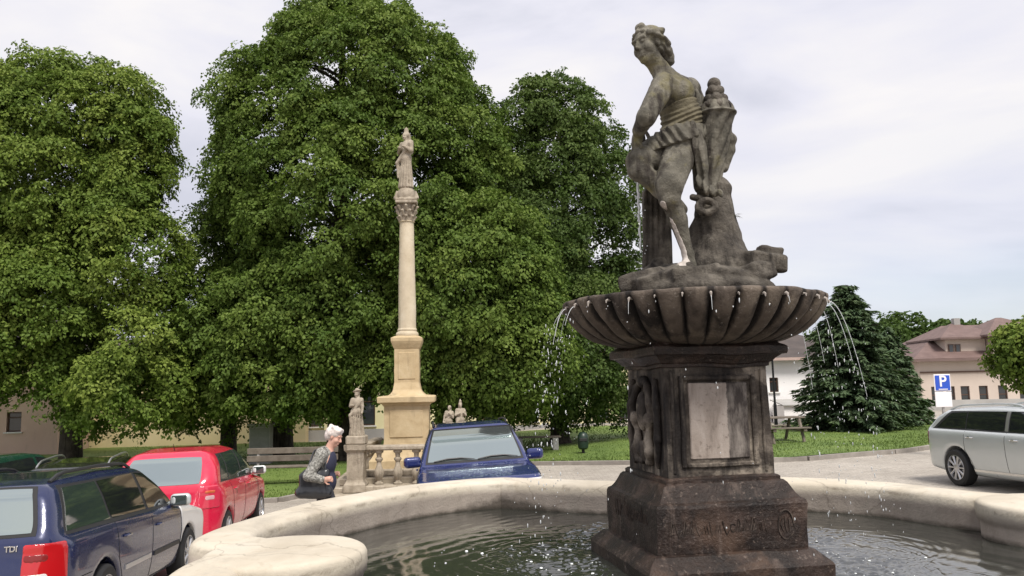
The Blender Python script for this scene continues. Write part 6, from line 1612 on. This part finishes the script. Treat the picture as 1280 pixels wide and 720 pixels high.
bod += [cap(W(.11, 0, 1.40), W(.05, 0, 1.28), .055 * S_, .062 * S_, .03), ell(W(.03, 0, 1.16), np.array((.105, .17, .17)) * S_, rotm(0, .2, 0), .04), ell(W(.0, 0, .90), np.array((.125, .17, .17)) * S_, None, .04)]
for sy, ex in ((-1, .0), (1, -.03)):          # near arm (camera side, -y) bent with the hand at the bag strap
    sh_, el_, ha_ = W(.02, sy * .19, 1.24), W(-.12 + ex, sy * .30, 1.0), W(.06 + ex, sy * .30, .95)
    bod += [cap(sh_, el_, .050 * S_, .042 * S_, .02), cap(el_, ha_, .040 * S_, .028 * S_, .01)] + hand_prims(ha_, (.95, -sy * -.15, .15), (0, -sy * 1., -.35), S_ * .95, .85, sy)
for sy, kx, fx in ((-1, .16, .24), (1, -.03, -.28)):
    bod += [cap(W(.0, sy * .085, .88), W(kx, sy * .09, .47), .095 * S_, .062 * S_, .03), cap(W(kx, sy * .09, .47), W(fx, sy * .09, .10), .058 * S_, .038 * S_, .02), cap(W(fx - .03, sy * .09, .05), W(fx + .15, sy * .09, .035), .04 * S_, .032 * S_, .02)]
sdf_obj('body', bod, .0085, MAT['skin'], wm, .02)
T = lambda p: hc + hR @ (np.array(p, float) * S_ * .98)
hr = [ell(T((0, -.03, .052)), np.array((.094, .108, .088)) * S_, hR, .02), ell(T((0, -.075, .0)), np.array((.085, .065, .08)) * S_, hR, .02), cap(T((-.05, .045, .095)), T((.05, .05, .095)), .030 * S_, .03 * S_, .03)]
for i in range(16):
    a = i * 2.4; hr.append(ell(T((.075 * math.cos(a), -.03 + .085 * math.sin(a), .075 + .045 * math.cos(i * 1.7))), .022 * S_, None, .022))
hr.append(ell(T((0, .10, -.01)), np.array((.07, .06, .06)) * S_, hR, .01, '-'))
sdf_obj('hair', hr, .009, MAT['hair'], wm, .012, lambda P: .006 * vnoise(P * 38))
jk = [ell(W(.0, 0, 1.17), np.array((.13, .195, .19)) * S_, rotm(0, .2, 0), .04), ell(W(-.05, 0, .93), np.array((.135, .195, .20)) * S_, None, .05), cap(W(.0, -.14, 1.28), W(.02, .14, 1.28), .075 * S_, .075 * S_, .03)]
for sy, ex in ((-1, .0), (1, -.03)):
    jk += [cap(W(.01, sy * .19, 1.25), W(-.13 + ex, sy * .302, 1.0), .078 * S_, .068 * S_, .03), cap(W(-.13 + ex, sy * .302, 1.0), W(.045 + ex, sy * .302, .953), .066 * S_, .052 * S_, .015)]
jk.append(ell(W(.16, .0, 1.06), np.array((.09, .09, .30)) * S_, rotm(0, .12, 0), .015, '-'))
sdf_obj('jacket', jk, .009, MAT['jacket'], wm, .03, lambda P: .010 * fbm(P * np.array([8, 8, 14.]), 2))
tp = [ell(W(.055, -.0, 1.12), np.array((.105, .155, .19)) * S_, rotm(0, .2, 0), .03), ell(W(.05, 0, .90), np.array((.115, .16, .16)) * S_, None, .03)]
sdf_obj('top', tp, .01, MAT['navy'], wm, .03)
tr_ = []
for sy, kx, fx in ((-1, .16, .24), (1, -.03, -.28)): tr_ += [cap(W(.0, sy * .085, .88), W(kx, sy * .09, .47), .112 * S_, .082 * S_, .03), cap(W(kx, sy * .09, .47), W(fx - .01, sy * .09, .12), .082 * S_, .07 * S_, .02)]
sdf_obj('trousers', tr_, .011, MAT['trouser'], wm, .03, lambda P: .006 * fbm(P * 9, 2))
bgp = at(396, 603, WD - .21); bz0 = at(393, 622, WD - .21)[2]
bag = thing('handbag', 'large black leather shoulder bag hanging at the side of the walking woman', 'bag', (bgp[0] - .04, WD - .21, bz0))
hb = at(393, 590, WD - .21)[2] - bz0
bgs = [rbox((0, 0, hb * .50), (.205, .07, hb * .50), .05, None, .03), rbox((.03, 0, hb * .9), (.18, .05, hb * .22), .04, None, .05), cap((-.19, 0, .07), (.18, 0, .06), .075, .07, .05)]
sdf_obj('bag_body', bgs, .010, MAT['bag'], bag, .03, lambda P: .012 * fbm(P * 8, 2))
sh_top = np.array([wx - .0, WD - .16, wz]) + W(.01, 0, 1.335) - np.array(bag.location)
stp_ = [np.array([-.10, 0, hb * .95]), np.array([-.08, .02, hb * 1.2]), np.array([-.02, .10, hb + .28]), sh_top + [-.02, .0, -.03], sh_top + [.02, .03, .01]]
st2 = [np.array([.15, 0, hb * .95]), np.array([.15, .02, hb * 1.25]), np.array([.13, .08, hb + .26]), sh_top + [.07, .0, -.05], sh_top + [.02, .03, .01]]
MB().tube(catmull(stp_, 5) + [stp_[-1]], .014, 6).build('strap', MAT['bag'], bag); MB().tube(catmull(st2, 5) + [st2[-1]], .014, 6).build('strap', MAT['bag'], bag)

# ------------------------------------------------------------------ benches, bin, signs, lamp post
MAT['wood'] = stone('grey_brown_planks', [(0.3, (0.10, 0.082, 0.065)), (0.7, (0.20, 0.17, 0.14))], 4.0, bumps=0.3)
def bench(label, pos, rz_, L, back=True, table=False):
    t = thing('picnic_table' if table else 'park_bench', label, 'table' if table else 'bench', (pos[0], pos[1], float(gz(*pos[:2])) + .07), rz_)
    if table:
        b = MB()
        for i in range(4): b.bbox((-L / 2, -.36 + .18 * i, .70), (L / 2, -.36 + .18 * i + .165, .74), .006)
        b.build('table_top', MAT['wood'], t, smooth=False)
        for sy in (-.72, .60): MB().bbox((-L / 2, sy, .42), (L / 2, sy + .22, .46), .006).build('seat', MAT['wood'], t, smooth=False)
        for sx in (-L * .36, L * .36):
            q = MB().bbox((sx - .05, -.70, .34), (sx + .05, .80, .42), .01); q.tube([(sx, -.3, .70), (sx, -.62, -.06)], .05, 6); q.tube([(sx, .3, .70), (sx, .70, -.06)], .05, 6); q.build('leg', MAT['wood'], t, smooth=False)
        return t
    b = MB()
    for i in range(3): b.bbox((-L / 2, -.22 + .15 * i, .43), (L / 2, -.22 + .15 * i + .135, .47), .008)
    b.build('seat', MAT['wood'], t, smooth=False)
    if back:
        b = MB()
        for i in range(2): b.bbox((-L / 2, .235 + .03 * i, .56 + .19 * i), (L / 2, .275 + .03 * i, .71 + .19 * i), .008)
        b.build('backrest', MAT['wood'], t, smooth=False)
    for sx in (-L * .38, L * .38):
        q = MB().bbox((sx - .09, -.22, -.1), (sx + .09, .2, .428), .015); q.bbox((sx - .035, .277, .0), (sx + .035, .33, .90), .01) if back else None; q.build('leg', MAT['grey_plinth'], t, smooth=False)
    return t
bp_ = at(363, 590, 20.6); bench('long weathered wooden bench with a slatted back behind the walking woman', (bp_[0], 20.6), math.radians(4), 2.3)
bp_ = at(672, 556, 26.0); bench('low wooden bench under the dark tree behind the blue off road car', (bp_[0], 26.0), 0, 1.5, False)
bp_ = at(976, 556, 23.6); bench('wooden picnic table on the lawn just right of the fountain pedestal', (bp_[0], 23.6), .1, 1.25, False, True)
d_ = 24.0; q = at(729, 560, d_); zt_ = at(729, 540, d_)[2]; zg = float(gz(q[0], d_)) + .08
bn = thing('litter_bin', 'dark green oval litter bin standing alone on the grass beyond the basin', 'bin', (q[0], d_, zg))
hb_ = zt_ - zg; MAT['bin'] = plain('dark_green_enamel', (0.012, 0.028, 0.018), 0.4)
MB().lathe([(.10, .12), (.15, .17), (.165, .30), (.165, hb_ - .18), (.15, hb_ - .10), (.11, hb_ - .03), (.05, hb_), (.01, hb_)], 18).build('shell', MAT['bin'], bn)
MB().tube([(0, 0, -.1), (0, 0, .14)], .045, 8).build('post', MAT['metal_dark'], bn)
MB().bbox((-.11, -.175, hb_ - .26), (.11, -.12, hb_ - .17), .01).build('opening', MAT['rubber'], bn)
# parking sign
d_ = 19.0; s0 = at(1170.5, 468, d_); s1 = at(1188, 510, d_); zg = float(gz(s1[0], d_)) + .05; pbx = at(1180, 510, d_)[0]
ps = thing('parking_sign', 'blue and white parking sign with an extra plate behind the silver car', 'sign', (pbx, d_, zg), math.radians(2))
MAT['sign_blue'] = plain('sign_blue', (0.025, 0.085, 0.50), 0.35); MAT['sign_white'] = plain('sign_white', (0.78, 0.76, 0.78), 0.4); MAT['post_grey'] = plain('galvanised_post', (0.42, 0.40, 0.39), 0.45, .5)
zt_, zm, zb_ = s0[2] - zg, at(1178, 489.5, d_)[2] - zg, at(1178, 509, d_)[2] - zg; hw = .20
MB().tube([(0, .03, -.3), (0, .03, zt_ - .02)], .032, 10).build('post', MAT['post_grey'], ps)
pb = MB().bbox((-hw, -.025, zm + .004), (hw, -.006, zt_), .012).build('plate', MAT['sign_white'], ps)
MB().bbox((-hw + .025, -.034, zm + .03), (hw - .025, -.027, zt_ - .025), .005).build('blue_field', MAT['sign_blue'], pb)
text3d('P', .36, MAT['sign_white'], 'letter', pb, Matrix.Translation((0, -.038, (zm + zt_) / 2 + .03)) @ Matrix.Rotation(math.pi / 2, 4, 'X'), .003, .006)
MB().bbox((-.11, -.040, zm + .045), (.11, -.0355, zm + .065), .002).build('white_bar', MAT['sign_white'], pb)
MB().bbox((-hw, -.025, zb_), (hw, -.006, zm - .006), .012).build('extra_plate', MAT['sign_white'], ps)
# lamp post in front of the white house
d_ = 30.0; q0 = at(971, 545, d_); zt_ = at(965, 425, d_)[2]; zg = float(gz(q0[0], d_))
lp = thing('lamp_post', 'thin dark lamp post standing in front of the white house', 'lamp post', (q0[0], d_, zg))
MB().tube([(0, 0, -.1), (0, 0, .9), (0, 0, 1.0), (0, 0, zt_ - zg)], [.065, .06, .042, .034], 10).build('post', MAT['metal_dark'], lp)
MB().lathe([(.03, zt_ - zg), (.12, zt_ - zg + .05), (.16, zt_ - zg + .25), (.05, zt_ - zg + .36), (.01, zt_ - zg + .38)], 12).build('lantern', MAT['metal_dark'], lp)
# low grey box beside the trunks
q = at(326, 575, 26.6)
gb = thing('utility_cabinet', 'grey utility cabinet standing between the dark tree trunks left of the bench', 'cabinet', (q[0], 26.6, float(gz(q[0], 26.6)) + .06), .05)
MB().bbox((-.34, -.2, -.1), (.34, .2, 1.25), .02).build('case', MAT['grey_plinth'], gb); MB().bbox((-.38, -.24, 1.252), (.38, .24, 1.32), .015).build('cap', MAT['grey_plinth'], gb)
MB().bbox((-.30, -.215, .02), (.30, -.203, 1.18), .005).build('door', stone('cabinet_grey', [(0.3, (0.22, 0.22, 0.21)), (0.7, (0.30, 0.30, 0.29))]), gb)
